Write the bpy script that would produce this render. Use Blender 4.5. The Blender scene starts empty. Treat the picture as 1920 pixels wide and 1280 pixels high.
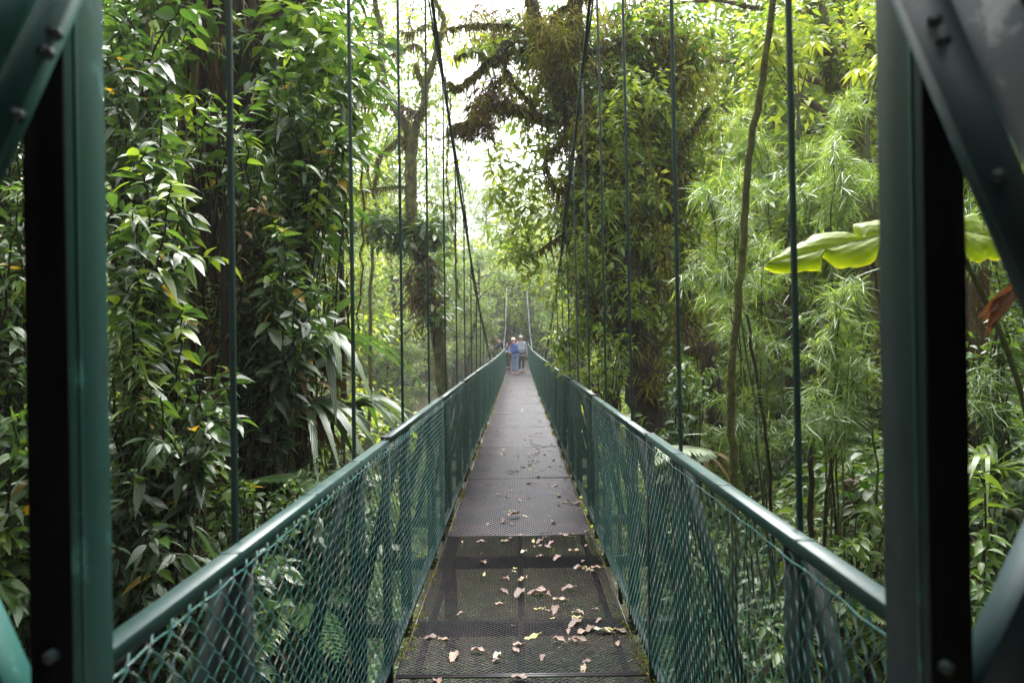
import bpy, math, random
import numpy as np
from mathutils import Vector, Matrix

sc = bpy.context.scene
COL = sc.collection
R = math.radians
PI = math.pi

# ------------------------------------------------------------------ camera, sky, sun, exposure
F = 1320.0                                   # focal length in pixels of the 1920 px photo
CAM = Vector((0.01, 0.0, 1.62))
YAW, ROLL, PITCH = math.atan(11.0 / F), R(-0.95), 0.0
cd = bpy.data.cameras.new('camera')
cam = bpy.data.objects.new('camera', cd)
COL.objects.link(cam)
cd.sensor_width = 36.0
cd.lens = F * 36.0 / 1920.0
cd.clip_start = 0.02
cd.clip_end = 2000
CM = Matrix.Rotation(YAW, 4, 'Z') @ Matrix.Rotation(R(90) + PITCH, 4, 'X') @ Matrix.Rotation(ROLL, 4, 'Z')
cam.matrix_world = Matrix.Translation(CAM) @ CM
cd.dof.use_dof = True
cd.dof.focus_distance = 4.6
cd.dof.aperture_fstop = 3.2
sc.camera = cam

SUN_EL, SUN_AZ = R(62), R(12)                # azimuth measured from +Y towards +X
w = bpy.data.worlds.new('World')
sc.world = w
w.use_nodes = True
nt = w.node_tree
nt.nodes.clear()
sky = nt.nodes.new('ShaderNodeTexSky')
sky.sky_type = 'NISHITA'
sky.sun_disc = False
sky.sun_elevation = SUN_EL
sky.sun_rotation = SUN_AZ
sky.air_density = 1.0
sky.dust_density = 6.0
hs = nt.nodes.new('ShaderNodeHueSaturation')
hs.inputs['Saturation'].default_value = 0.08
bg = nt.nodes.new('ShaderNodeBackground')
bg.inputs['Strength'].default_value = 0.15
wo = nt.nodes.new('ShaderNodeOutputWorld')
nt.links.new(sky.outputs[0], hs.inputs['Color'])
nt.links.new(hs.outputs[0], bg.inputs['Color'])
nt.links.new(bg.outputs[0], wo.inputs['Surface'])

sd = bpy.data.lights.new('sun', 'SUN')
sd.energy = 1.25
sd.angle = R(30)
sd.color = (1.0, 0.96, 0.88)
sun = bpy.data.objects.new('sun', sd)
COL.objects.link(sun)
sdir = Vector((math.sin(SUN_AZ) * math.cos(SUN_EL), math.cos(SUN_AZ) * math.cos(SUN_EL), math.sin(SUN_EL)))
sun.rotation_euler = sdir.to_track_quat('Z', 'Y').to_euler()
sun.location = (0, 20, 60)

sc.view_settings.view_transform = 'Standard'
sc.view_settings.look = 'None'
sc.view_settings.gamma = 1
sc.view_settings.exposure = 2.35
sc.render.engine = 'CYCLES'
sc.cycles.max_bounces = 6
sc.cycles.diffuse_bounces = 2
sc.cycles.glossy_bounces = 2
sc.cycles.transmission_bounces = 3
sc.cycles.volume_bounces = 0
sc.cycles.sample_clamp_indirect = 4
sc.cycles.use_denoising = True


def at(px, py, Y):
    """world point on the plane y=Y that the photo shows at pixel (px, py)"""
    d = CM.to_3x3() @ Vector(((px - 960) / F, -(py - 640) / F, -1.0))
    return CAM + d * (Y / d.y)


def ats(pts, Y):
    return [at(p[0], p[1], Y + (p[2] if len(p) > 2 else 0)) for p in pts]


# ------------------------------------------------------------------ object helpers
def tag(o, label=None, cat=None, group=None, kind=None):
    if label: o['label'] = label
    if cat: o['category'] = cat
    if group: o['group'] = group
    if kind: o['kind'] = kind
    return o


def empty(name, loc=(0, 0, 0), rz=0.0):
    o = bpy.data.objects.new(name, None)
    o.empty_display_size = 0.2
    COL.objects.link(o)
    o.location = loc
    o.rotation_euler = (0, 0, rz)
    return o


def link(name, me, parent=None, loc=(0, 0, 0), rot=(0, 0, 0)):
    o = bpy.data.objects.new(name, me)
    COL.objects.link(o)
    o.location = loc
    o.rotation_euler = rot
    if parent is not None:
        o.parent = parent
    return o


def copy_tree(o, loc=None, rz=None, scale=None, parent=None):
    c = o.copy()
    COL.objects.link(c)
    c.parent = parent
    if loc is not None: c.location = loc
    if rz is not None: c.rotation_euler = (c.rotation_euler[0], c.rotation_euler[1], rz)
    if scale is not None: c.scale = (scale, scale, scale) if np.isscalar(scale) else scale
    for ch in list(KIDS.get(o.name, ())):
        g = copy_tree(ch, parent=c)
        KIDS.setdefault(c.name, []).append(g)
    return c


KIDS = {}


def kid(p, name, me, loc=(0, 0, 0), rot=(0, 0, 0)):
    o = link(name, me, p, loc, rot)
    KIDS.setdefault(p.name, []).append(o)
    return o


class MB:
    """collects shapes; build() makes one mesh"""
    def __init__(s):
        s.v, s.f, s.t, s.uv, s.n = [], [], [], [], 0

    def add(s, V, faces, tint=None, uv=None):
        """V (N,3); faces: list of (M,k) int arrays"""
        V = np.asarray(V, dtype=np.float32).reshape(-1, 3)
        for f in faces:
            s.f.append(np.asarray(f, dtype=np.int32) + s.n)
        s.v.append(V)
        n = len(V)
        s.t.append(np.full(n, 0.5, np.float32) if tint is None else np.asarray(tint, np.float32))
        s.uv.append(np.zeros((n, 2), np.float32) if uv is None else np.asarray(uv, np.float32))
        s.n += n

    def box(s, c, d, rot=None, tint=None):
        x, y, z = d[0] / 2, d[1] / 2, d[2] / 2
        V = np.array([[-x, -y, -z], [x, -y, -z], [x, y, -z], [-x, y, -z], [-x, -y, z], [x, -y, z], [x, y, z], [-x, y, z]])
        if rot is not None:
            V = V @ np.array(rot.to_3x3()).T
        V = V + np.array(c)
        s.add(V, [[[0, 3, 2, 1], [4, 5, 6, 7], [0, 1, 5, 4], [1, 2, 6, 5], [2, 3, 7, 6], [3, 0, 4, 7]]], None if tint is None else [tint] * 8)

    def beam(s, a, b, wd, dp, bev=0.0, side=(1, 0, 0)):
        """rectangular bar from a to b; wd across side direction, dp the other way; small chamfer bev"""
        a, b = Vector(a), Vector(b)
        d = (b - a).normalized()
        sx = Vector(side)
        sx = (sx - d * sx.dot(d)).normalized()
        sy = d.cross(sx)
        h, k = wd / 2, dp / 2
        if bev > 0:
            pr = [(-h + bev, -k), (h - bev, -k), (h, -k + bev), (h, k - bev), (h - bev, k), (-h + bev, k), (-h, k - bev), (-h, -k + bev)]
        else:
            pr = [(-h, -k), (h, -k), (h, k), (-h, k)]
        n = len(pr)
        V = [a + sx * p + sy * q for p, q in pr] + [b + sx * p + sy * q for p, q in pr]
        fs = [[[i, (i + 1) % n, n + (i + 1) % n, n + i] for i in range(n)]]
        s.add([tuple(v) for v in V], fs)
        s.f.append(np.array([[s.n - 2 * n + i for i in range(n)][::-1]]))
        s.f.append(np.array([[s.n - n + i for i in range(n)]]))

    def tube(s, P, rad, n=8, tint=0.5, rough=0.0, seed=0, caps=True):
        P = np.asarray([tuple(p) for p in P], dtype=np.float64)
        m = len(P)
        rad = np.full(m, rad, float) if np.isscalar(rad) else np.asarray(rad, float)
        T = np.gradient(P, axis=0)
        T /= np.linalg.norm(T, axis=1)[:, None] + 1e-12
        ref = np.array([0, 0, 1.0]) if abs(T[0][2]) < 0.9 else np.array([1.0, 0, 0])
        N = np.zeros_like(P)
        nn = ref - T[0] * ref.dot(T[0])
        nn /= np.linalg.norm(nn)
        for i in range(m):
            nn = nn - T[i] * nn.dot(T[i])
            nn /= np.linalg.norm(nn) + 1e-12
            N[i] = nn
        B = np.cross(T, N)
        a = np.linspace(0, 2 * PI, n, endpoint=False)
        rr = np.ones((m, n))
        if rough > 0:
            g = np.random.RandomState(seed)
            rr += rough * g.uniform(-1, 1, (m, n)) + rough * 0.8 * np.sin(a * 3 + g.uniform(0, 6))[None, :]
        V = P[:, None, :] + (rad[:, None] * rr)[:, :, None] * (np.cos(a)[None, :, None] * N[:, None, :] + np.sin(a)[None, :, None] * B[:, None, :])
        i = np.arange(m - 1)[:, None] * n
        j = np.arange(n)[None, :]
        j2 = (j + 1) % n
        fq = np.stack([i + j, i + j2, i + n + j2, i + n + j], -1).reshape(-1, 4)
        fs = [fq]
        L = np.linspace(0, 1, m)
        uv = np.stack([np.broadcast_to(a[None, :], (m, n)), np.broadcast_to(L[:, None], (m, n))], -1).reshape(-1, 2)
        if caps and n >= 3:
            s.add(V.reshape(-1, 3), fs, [tint] * (m * n), uv)
            s.f.append(np.arange(n)[None, ::-1] + s.n - m * n)
            s.f.append(np.arange(n)[None, :] + s.n - n)
        else:
            s.add(V.reshape(-1, 3), fs, [tint] * (m * n), uv)

    def lathe(s, prof, c=(0, 0, 0), n=16):
        a = np.linspace(0, 2 * PI, n, endpoint=False)
        V = np.array([[r * math.cos(t) + c[0], r * math.sin(t) + c[1], z + c[2]] for r, z in prof for t in a])
        m = len(prof)
        fs = [[i * n + j, i * n + (j + 1) % n, (i + 1) * n + (j + 1) % n, (i + 1) * n + j] for i in range(m - 1) for j in range(n)]
        s.add(V, [fs])

    def mesh(s, name, mat, smooth=False, attrs=True):
        V = np.concatenate(s.v)
        me = bpy.data.meshes.new(name)
        me.vertices.add(len(V))
        me.vertices.foreach_set('co', V.ravel())
        cnt = np.concatenate([np.full(len(f), f.shape[1], np.int32) for f in s.f])
        idx = np.concatenate([f.ravel() for f in s.f]).astype(np.int32)
        me.loops.add(len(idx))
        me.loops.foreach_set('vertex_index', idx)
        me.polygons.add(len(cnt))
        st = np.zeros(len(cnt), np.int32)
        st[1:] = np.cumsum(cnt)[:-1]
        me.polygons.foreach_set('loop_start', st)
        if smooth:
            me.polygons.foreach_set('use_smooth', np.ones(len(cnt), bool))
        if attrs:
            a = me.attributes.new('tint', 'FLOAT', 'POINT')
            a.data.foreach_set('value', np.concatenate(s.t).astype(np.float32))
            a = me.attributes.new('luv', 'FLOAT2', 'POINT')
            a.data.foreach_set('vector', np.concatenate(s.uv).astype(np.float32).ravel())
        me.update(calc_edges=True)
        me.materials.append(mat)
        return me


# ------------------------------------------------------------------ materials
def newmat(name):
    m = bpy.data.materials.new(name)
    m.use_nodes = True
    n = m.node_tree
    n.nodes.clear()
    out = n.nodes.new('ShaderNodeOutputMaterial')
    return m, n, out


def N(n, t, **kw):
    x = n.nodes.new(t)
    for k, v in kw.items():
        if k in x.inputs:
            x.inputs[k].default_value = v
        else:
            setattr(x, k, v)
    return x


def ramp(n, stops, src):
    r = n.nodes.new('ShaderNodeValToRGB')
    e = r.color_ramp.elements
    while len(e) < len(stops): e.new(0.5)
    for q, (p, c) in zip(e, stops):
        q.position = p
        q.color = (*c, 1)
    n.links.new(src, r.inputs[0])
    return r


def bump(n, src, strength, dist=0.01):
    b = N(n, 'ShaderNodeBump', Strength=strength, Distance=dist)
    n.links.new(src, b.inputs['Height'])
    return b


def leaf_mat(name, stops, rough=0.35, transl=0.35, tcol=1.6, veins=0.0, spec=0.5, vfreq=42, under=(1.0, 1.0, 1.0)):
    m, n, out = newmat(name)
    at_ = N(n, 'ShaderNodeAttribute', attribute_name='tint')
    rp = ramp(n, stops, at_.outputs['Fac'])
    col = rp.outputs[0]
    nz = N(n, 'ShaderNodeTexNoise', Scale=9.0, Detail=3.0)
    mixn = N(n, 'ShaderNodeMix', data_type='RGBA', blend_type='MULTIPLY')
    mixn.inputs[0].default_value = 0.6
    rn = ramp(n, [(0.3, (0.55, 0.6, 0.5)), (0.7, (1.15, 1.1, 1.0))], nz.outputs['Fac'])
    n.links.new(col, mixn.inputs[6]); n.links.new(rn.outputs[0], mixn.inputs[7])
    col = mixn.outputs[2]
    nrm = None
    if veins > 0:
        uvn = N(n, 'ShaderNodeAttribute', attribute_name='luv')
        sp = N(n, 'ShaderNodeSeparateXYZ'); n.links.new(uvn.outputs['Vector'], sp.inputs[0])
        ab = N(n, 'ShaderNodeMath', operation='ABSOLUTE'); n.links.new(sp.outputs[0], ab.inputs[0])
        mu = N(n, 'ShaderNodeMath', operation='MULTIPLY_ADD'); n.links.new(ab.outputs[0], mu.inputs[0])
        mu.inputs[1].default_value = -0.45; n.links.new(sp.outputs[1], mu.inputs[2])
        ml = N(n, 'ShaderNodeMath', operation='MULTIPLY'); n.links.new(mu.outputs[0], ml.inputs[0]); ml.inputs[1].default_value = vfreq
        sn = N(n, 'ShaderNodeMath', operation='SINE'); n.links.new(ml.outputs[0], sn.inputs[0])
        rib = N(n, 'ShaderNodeMath', operation='LESS_THAN'); n.links.new(ab.outputs[0], rib.inputs[0]); rib.inputs[1].default_value = 0.06
        mx = N(n, 'ShaderNodeMath', operation='MAXIMUM')
        rs = ramp(n, [(0.80, (0, 0, 0)), (1.0, (1, 1, 1))], sn.outputs[0])
        n.links.new(rs.outputs[0], mx.inputs[0]); n.links.new(rib.outputs[0], mx.inputs[1])
        sc2 = N(n, 'ShaderNodeMath', operation='MULTIPLY'); n.links.new(mx.outputs[0], sc2.inputs[0]); sc2.inputs[1].default_value = veins
        mv = N(n, 'ShaderNodeMix', data_type='RGBA', blend_type='MIX')
        n.links.new(sc2.outputs[0], mv.inputs[0]); n.links.new(col, mv.inputs[6]); mv.inputs[7].default_value = (0.16, 0.24, 0.09, 1)
        col = mv.outputs[2]
        b = bump(n, sn.outputs[0], 0.35, 0.002)
        nrm = b.outputs[0]
    pb = N(n, 'ShaderNodeBsdfPrincipled', Roughness=rough)
    pb.inputs['Specular IOR Level'].default_value = spec
    n.links.new(col, pb.inputs['Base Color'])
    if nrm is not None: n.links.new(nrm, pb.inputs['Normal'])
    tr = N(n, 'ShaderNodeBsdfTranslucent')
    tm = N(n, 'ShaderNodeMix', data_type='RGBA', blend_type='MULTIPLY'); tm.inputs[0].default_value = 1.0
    n.links.new(col, tm.inputs[6]); tm.inputs[7].default_value = (tcol * 1.15, tcol * 1.1, tcol * 0.5, 1)
    n.links.new(tm.outputs[2], tr.inputs['Color'])
    ms = N(n, 'ShaderNodeMixShader'); ms.inputs[0].default_value = transl
    n.links.new(pb.outputs[0], ms.inputs[1]); n.links.new(tr.outputs[0], ms.inputs[2])
    n.links.new(ms.outputs[0], out.inputs['Surface'])
    return m


def noise_mat(name, stops, scale=6.0, rough=0.8, bs=0.6, bd=0.02, stretch=(1, 1, 1), metallic=0.0, detail=6.0, spec=0.4, coords='Object'):
    m, n, out = newmat(name)
    tc = N(n, 'ShaderNodeTexCoord')
    mp = N(n, 'ShaderNodeMapping'); mp.inputs['Scale'].default_value = stretch
    n.links.new(tc.outputs[coords], mp.inputs[0])
    nz = N(n, 'ShaderNodeTexNoise', Scale=scale, Detail=detail, Roughness=0.65)
    n.links.new(mp.outputs[0], nz.inputs['Vector'])
    rp = ramp(n, stops, nz.outputs['Fac'])
    nz2 = N(n, 'ShaderNodeTexNoise', Scale=scale * 5, Detail=5.0, Roughness=0.7)
    n.links.new(mp.outputs[0], nz2.inputs['Vector'])
    pb = N(n, 'ShaderNodeBsdfPrincipled', Roughness=rough, Metallic=metallic)
    pb.inputs['Specular IOR Level'].default_value = spec
    n.links.new(rp.outputs[0], pb.inputs['Base Color'])
    if bs > 0:
        ad = N(n, 'ShaderNodeMath', operation='MULTIPLY_ADD'); n.links.new(nz2.outputs['Fac'], ad.inputs[0]); ad.inputs[1].default_value = 0.5
        n.links.new(nz.outputs['Fac'], ad.inputs[2])
        b = bump(n, ad.outputs[0], bs, bd)
        n.links.new(b.outputs[0], pb.inputs['Normal'])
    n.links.new(pb.outputs[0], out.inputs['Surface'])
    return m


def paint_mat(name, base, worn, wear=0.62, rough=0.38, rust=None):
    """brushed-on enamel over steel: colour drift, chips, dirt, orange-peel bump"""
    m, n, out = newmat(name)
    tc = N(n, 'ShaderNodeTexCoord')
    nz = N(n, 'ShaderNodeTexNoise', Scale=2.5, Detail=6.0, Roughness=0.6); n.links.new(tc.outputs['Object'], nz.inputs['Vector'])
    r1 = ramp(n, [(0.3, tuple(c * 0.72 for c in base)), (0.7, tuple(c * 1.2 for c in base))], nz.outputs['Fac'])
    nz2 = N(n, 'ShaderNodeTexNoise', Scale=11.0, Detail=8.0, Roughness=0.7); n.links.new(tc.outputs['Object'], nz2.inputs['Vector'])
    r2 = ramp(n, [(wear, (0, 0, 0)), (wear + 0.06, (1, 1, 1))], nz2.outputs['Fac'])
    mx = N(n, 'ShaderNodeMix', data_type='RGBA')
    n.links.new(r2.outputs[0], mx.inputs[0]); n.links.new(r1.outputs[0], mx.inputs[6]); mx.inputs[7].default_value = (*worn, 1)
    col = mx.outputs[2]
    if rust:
        nz4 = N(n, 'ShaderNodeTexNoise', Scale=5.0, Detail=8.0, Roughness=0.75); n.links.new(tc.outputs['Object'], nz4.inputs['Vector'])
        r4 = ramp(n, [(0.60, (0, 0, 0)), (0.68, (1, 1, 1))], nz4.outputs['Fac'])
        mr = N(n, 'ShaderNodeMix', data_type='RGBA')
        n.links.new(r4.outputs[0], mr.inputs[0]); n.links.new(col, mr.inputs[6]); mr.inputs[7].default_value = (*rust, 1)
        col = mr.outputs[2]
    nz3 = N(n, 'ShaderNodeTexNoise', Scale=70.0, Detail=3.0); n.links.new(tc.outputs['Object'], nz3.inputs['Vector'])
    rr = N(n, 'ShaderNodeMapRange'); n.links.new(nz2.outputs['Fac'], rr.inputs[0]); rr.inputs[3].default_value = rough - 0.12; rr.inputs[4].default_value = rough + 0.25
    pb = N(n, 'ShaderNodeBsdfPrincipled')
    if name == 'tower_and_shade_black': pb.inputs['Specular IOR Level'].default_value = 0.06
    n.links.new(col, pb.inputs['Base Color']); n.links.new(rr.outputs[0], pb.inputs['Roughness'])
    b = bump(n, nz3.outputs['Fac'], 0.18, 0.002); n.links.new(b.outputs[0], pb.inputs['Normal'])
    n.links.new(pb.outputs[0], out.inputs['Surface'])
    return m


M = {}
M['green'] = paint_mat('green_enamel', (0.003, 0.013, 0.013), (0.015, 0.035, 0.035), 0.64, 0.5, rust=(.012, .010, .008))
M['rail'] = paint_mat('rail_enamel', (0.010, 0.042, 0.039), (0.055, 0.07, 0.068), 0.58, 0.38, rust=(.055, .040, .040))
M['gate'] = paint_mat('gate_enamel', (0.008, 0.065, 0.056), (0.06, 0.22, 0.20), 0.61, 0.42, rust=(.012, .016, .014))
M['gate_lit_worn'] = paint_mat('gate_lit_worn', (0.30, 0.34, 0.38), (0.75, 0.77, 0.79), 0.52, 0.35)  # pale base paints in the light on this brace; brighter patches are wear
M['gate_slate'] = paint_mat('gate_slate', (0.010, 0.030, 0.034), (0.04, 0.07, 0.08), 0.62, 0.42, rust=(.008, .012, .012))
M['rod'] = paint_mat('rod_enamel', (0.006, 0.030, 0.029), (0.03, 0.06, 0.06), 0.64, 0.45, rust=(.02, .016, .012))
M['black'] = paint_mat('tower_and_shade_black', (0.0006, 0.0012, 0.0014), (0.003, 0.006, 0.006), 0.66, 0.7)  # paints shade on the column plates; also colours the far tower
M['deck2'] = noise_mat('deck_metal_pale', [(0.3, (0.026, 0.036, 0.040)), (0.5, (0.050, 0.043, 0.056)), (0.72, (0.10, 0.072, 0.082))], 2.6, 0.30, 0.3, 0.002, metallic=0.45, spec=0.6)  # paler purple-grey metal for the farther floor sheets
M['wire'] = paint_mat('wire_coating', (0.036, 0.130, 0.120), (0.22, 0.26, 0.26), 0.54, 0.30)
M['cable'] = noise_mat('steel_cable', [(0.3, (0.012, 0.025, 0.024)), (0.7, (0.03, 0.05, 0.048))], 30, 0.5, 0.5, 0.004, metallic=0.3)
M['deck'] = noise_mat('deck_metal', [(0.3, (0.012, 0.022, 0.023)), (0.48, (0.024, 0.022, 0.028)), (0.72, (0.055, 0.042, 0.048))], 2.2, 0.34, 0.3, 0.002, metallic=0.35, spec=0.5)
M['beam'] = paint_mat('beam_paint', (0.02, 0.03, 0.028), (0.10, 0.045, 0.02), 0.55, 0.55)
M['bark'] = noise_mat('dark_bark', [(0.3, (0.012, 0.009, 0.007)), (0.55, (0.035, 0.024, 0.016)), (0.75, (0.05, 0.055, 0.022))], 5, 0.9, 0.9, 0.05, (1, 1, 0.35))
M['mossbark'] = noise_mat('mossy_bark', [(0.32, (0.035, 0.026, 0.014)), (0.5, (0.075, 0.080, 0.025)), (0.7, (0.13, 0.145, 0.04))], 9, 0.95, 1.0, 0.05, (1, 1, 0.6))
M['brownbark'] = noise_mat('brown_bark', [(0.3, (0.030, 0.018, 0.012)), (0.6, (0.085, 0.050, 0.030)), (0.75, (0.12, 0.10, 0.05))], 7, 0.9, 0.9, 0.04, (1, 1, 0.4))
M['stem'] = noise_mat('green_stem', [(0.3, (0.03, 0.035, 0.012)), (0.7, (0.07, 0.09, 0.03))], 20, 0.6, 0.3, 0.004)
M['darkstem'] = noise_mat('dark_stem', [(0.3, (0.010, 0.008, 0.006)), (0.7, (0.040, 0.028, 0.018))], 14, 0.8, 0.5, 0.01)
M['broad'] = leaf_mat('broad_leaf', [(0.0, (0.014, 0.034, 0.015)), (0.45, (0.028, 0.070, 0.022)), (0.78, (0.06, 0.13, 0.025)), (0.97, (0.20, 0.30, 0.03)), (1.0, (0.32, 0.20, 0.02))], 0.30, 0.30, 1.9, veins=0.30, spec=0.75)
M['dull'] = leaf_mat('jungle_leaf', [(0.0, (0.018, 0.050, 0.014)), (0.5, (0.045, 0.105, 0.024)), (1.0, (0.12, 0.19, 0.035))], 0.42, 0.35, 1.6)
M['lime'] = leaf_mat('lime_leaf', [(0.0, (0.06, 0.125, 0.022)), (0.5, (0.16, 0.24, 0.036)), (1.0, (0.32, 0.37, 0.07))], 0.40, 0.48, 1.6)
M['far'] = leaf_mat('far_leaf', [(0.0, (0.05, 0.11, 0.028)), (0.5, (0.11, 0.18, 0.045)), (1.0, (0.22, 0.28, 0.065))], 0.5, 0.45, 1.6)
M['brown'] = leaf_mat('dead_leaf', [(0.0, (0.03, 0.019, 0.012)), (0.5, (0.09, 0.058, 0.032)), (1.0, (0.18, 0.12, 0.055))], 0.8, 0.2, 1.3, spec=0.2)
M['moss'] = leaf_mat('moss_tuft', [(0.0, (0.05, 0.042, 0.014)), (0.5, (0.13, 0.125, 0.025)), (1.0, (0.26, 0.26, 0.045))], 0.9, 0.35, 1.4, spec=0.1)
M['bamboo'] = leaf_mat('bamboo_leaf', [(0.0, (0.055, 0.12, 0.030)), (0.5, (0.14, 0.23, 0.060)), (1.0, (0.30, 0.38, 0.12))], 0.38, 0.45, 1.5, spec=0.6)
M['grass'] = leaf_mat('grass_blade', [(0.0, (0.05, 0.10, 0.02)), (0.5, (0.14, 0.20, 0.045)), (0.8, (0.26, 0.28, 0.08)), (1.0, (0.34, 0.25, 0.11))], 0.5, 0.35, 1.4)
M['fern'] = leaf_mat('fern_leaf', [(0.0, (0.030, 0.075, 0.020)), (0.5, (0.07, 0.14, 0.035)), (1.0, (0.16, 0.22, 0.06))], 0.42, 0.35, 1.5)
M['bigleaf'] = leaf_mat('giant_leaf', [(0.0, (0.20, 0.30, 0.010)), (0.6, (0.30, 0.38, 0.012)), (0.9, (0.42, 0.40, 0.03)), (1.0, (0.45, 0.20, 0.02))], 0.42, 0.60, 1.5, veins=0.5, spec=0.5, vfreq=30)
M['rustleaf'] = leaf_mat('withered_leaf', [(0.0, (0.10, 0.022, 0.008)), (1.0, (0.22, 0.06, 0.015))], 0.6, 0.3, 1.2, veins=0.2)
M['fallen'] = leaf_mat('fallen_leaf', [(0.0, (0.07, 0.038, 0.032)), (0.35, (0.22, 0.135, 0.125)), (0.6, (0.27, 0.19, 0.15)), (0.8, (0.30, 0.26, 0.09)), (1.0, (0.36, 0.34, 0.28))], 0.55, 0.1, 1.0, veins=0.15)
M['ground'] = noise_mat('forest_soil', [(0.3, (0.018, 0.013, 0.008)), (0.5, (0.05, 0.036, 0.020)), (0.62, (0.05, 0.06, 0.02)), (0.8, (0.075, 0.10, 0.03))], 1.2, 0.95, 0.8, 0.08)

rng = np.random.RandomState(7)


# ------------------------------------------------------------------ leaves
def tpl(stations, fold=0.35, wave=0.0):
    """leaf of cross-folded stations (t, halfwidth)"""
    V, uv = [], []
    for i, (t, h) in enumerate(stations):
        zz = wave * (1 if i % 2 else -1)
        V += [(-h, t, fold * h + zz), (0, t, 0), (h, t, fold * h - zz)]
        uv += [(-min(1, h * 2), t), (0, t), (min(1, h * 2), t)]
    Fq = []
    for i in range(len(stations) - 1):
        a = i * 3
        Fq += [(a, a + 1, a + 4, a + 3), (a + 1, a + 2, a + 5, a + 4)]
    return np.array(V), [np.array(Fq)], np.array(uv)


T_HI = tpl([(0, .03), (.10, .24), (.28, .46), (.50, .48), (.72, .33), (.88, .14), (1.0, .015)])
T_MID = tpl([(0, .04), (.30, .46), (.65, .38), (1.0, .02)])
T_LO = (np.array([(0, 0, 0), (.5, .42, .15), (0, 1, 0), (-.5, .42, .15), (0, .42, 0)]), [np.array([(0, 1, 2, 4), (0, 4, 2, 3)])], np.array([(0, 0), (1, .4), (0, 1), (-1, .4), (0, .4)]))
T_QD = (np.array([(0, 0, 0), (.5, .45, .1), (0, 1, 0), (-.5, .45, .1)]), [np.array([(0, 1, 2, 3)])], np.array([(0, 0), (1, .4), (0, 1), (-1, .4)]))
T_BLADE = (np.array([(-.4, 0, 0), (.4, 0, 0), (-.5, .35, 0), (.5, .35, 0), (-.35, .7, 0), (.35, .7, 0), (0, 1, 0)]),
           [np.array([(0, 1, 3, 2), (2, 3, 5, 4)]), np.array([(4, 5, 6)])], np.array([(0, 0)] * 7))
T_STRAP = tpl([(0, .3), (.15, .42), (.3, .5), (.45, .5), (.6, .45), (.75, .36), (.9, .2), (1.0, .02)], 0.25)


def leaves(mb, T, P, D, U, L, W, droop=0.2, tint=None):
    P = np.asarray(P, float); n = len(P)
    if n == 0: return
    D = np.asarray(D, float); D = D / (np.linalg.norm(D, axis=1)[:, None] + 1e-9)
    U = np.asarray(U, float); U = U - D * (U * D).sum(1)[:, None]; U = U / (np.linalg.norm(U, axis=1)[:, None] + 1e-9)
    S = np.cross(D, U)
    L = np.broadcast_to(np.asarray(L, float), (n,)); W = np.broadcast_to(np.asarray(W, float), (n,))
    droop = np.broadcast_to(np.asarray(droop, float), (n,))
    TV, TF, TUV = T
    k = len(TV)
    V = (P[:, None, :] + D[:, None, :] * (TV[None, :, 1:2] * L[:, None, None])
         + S[:, None, :] * (TV[None, :, 0:1] * W[:, None, None])
         + U[:, None, :] * (TV[None, :, 2:3] * W[:, None, None]))
    V[:, :, 2] -= droop[:, None] * L[:, None] * TV[None, :, 1] ** 2
    off = (np.arange(n) * k)[:, None, None]
    fs = [(f[None] + off).reshape(-1, f.shape[1]) for f in TF]
    if tint is None: tint = rng.beta(2.2, 2.2, n)
    mb.add(V.reshape(-1, 3), fs, np.repeat(tint, k), np.tile(TUV, (n, 1)))


def rdir(n, zmin=-1.0, zmax=1.0):
    z = rng.uniform(zmin, zmax, n); a = rng.uniform(0, 2 * PI, n); r = np.sqrt(np.maximum(0, 1 - z * z))
    return np.stack([r * np.cos(a), r * np.sin(a), z], 1)


def clumps(mb, C, rad, per, T=T_LO, L=0.12, W=0.05, flat=0.6, droop=0.25, tone=None, shell=0.5):
    """leaf clumps round centres C: each leaf points outward and a little down, face up"""
    C = np.asarray([tuple(c) for c in C], float); n = len(C)
    if n == 0: return
    rad = np.broadcast_to(np.asarray(rad, float), (n,))
    d = rdir(n * per)
    r = rng.uniform(0, 1, n * per) ** shell
    off = d * (r * np.repeat(rad, per))[:, None]
    off[:, 2] *= flat
    P = np.repeat(C, per, 0) + off
    D = d + rng.normal(0, .6, d.shape); D[:, 2] = D[:, 2] * 0.5 - 0.25
    U = np.zeros_like(D); U[:, 2] = 1; U += rng.normal(0, .45, U.shape)
    s = rng.uniform(.6, 1.25, n * per)
    tn = rng.beta(2, 2, n) if tone is None else np.broadcast_to(tone, (n,))
    t = np.clip(np.repeat(tn, per) + rng.normal(0, .16, n * per), 0, 1)
    leaves(mb, T, P, D, U, L * s, W * s, droop, t)


def curve(a, b, sag=0.0, n=8, wob=0.0, side=None):
    """curved path from a to b; sag lifts the middle"""
    a, b = np.array(tuple(a), float), np.array(tuple(b), float)
    t = np.linspace(0, 1, n)[:, None]
    P = a + (b - a) * t
    P[:, 2] += (4 * t * (1 - t))[:, 0] * sag
    if wob:
        P[1:-1] += rng.normal(0, wob, (n - 2, 3))
    return P


def smooth(pts, k=4):
    """Catmull-Rom through points"""
    P = np.array([tuple(p) for p in pts], float)
    P = np.vstack([2 * P[0] - P[1], P, 2 * P[-1] - P[-2]])
    out = []
    for i in range(1, len(P) - 2):
        for t in np.linspace(0, 1, k, endpoint=False):
            out.append(0.5 * ((2 * P[i]) + (-P[i - 1] + P[i + 1]) * t + (2 * P[i - 1] - 5 * P[i] + 4 * P[i + 1] - P[i + 2]) * t * t + (-P[i - 1] + 3 * P[i] - 3 * P[i + 1] + P[i + 2]) * t ** 3))
    out.append(P[-2])
    return np.array(out)


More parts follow.
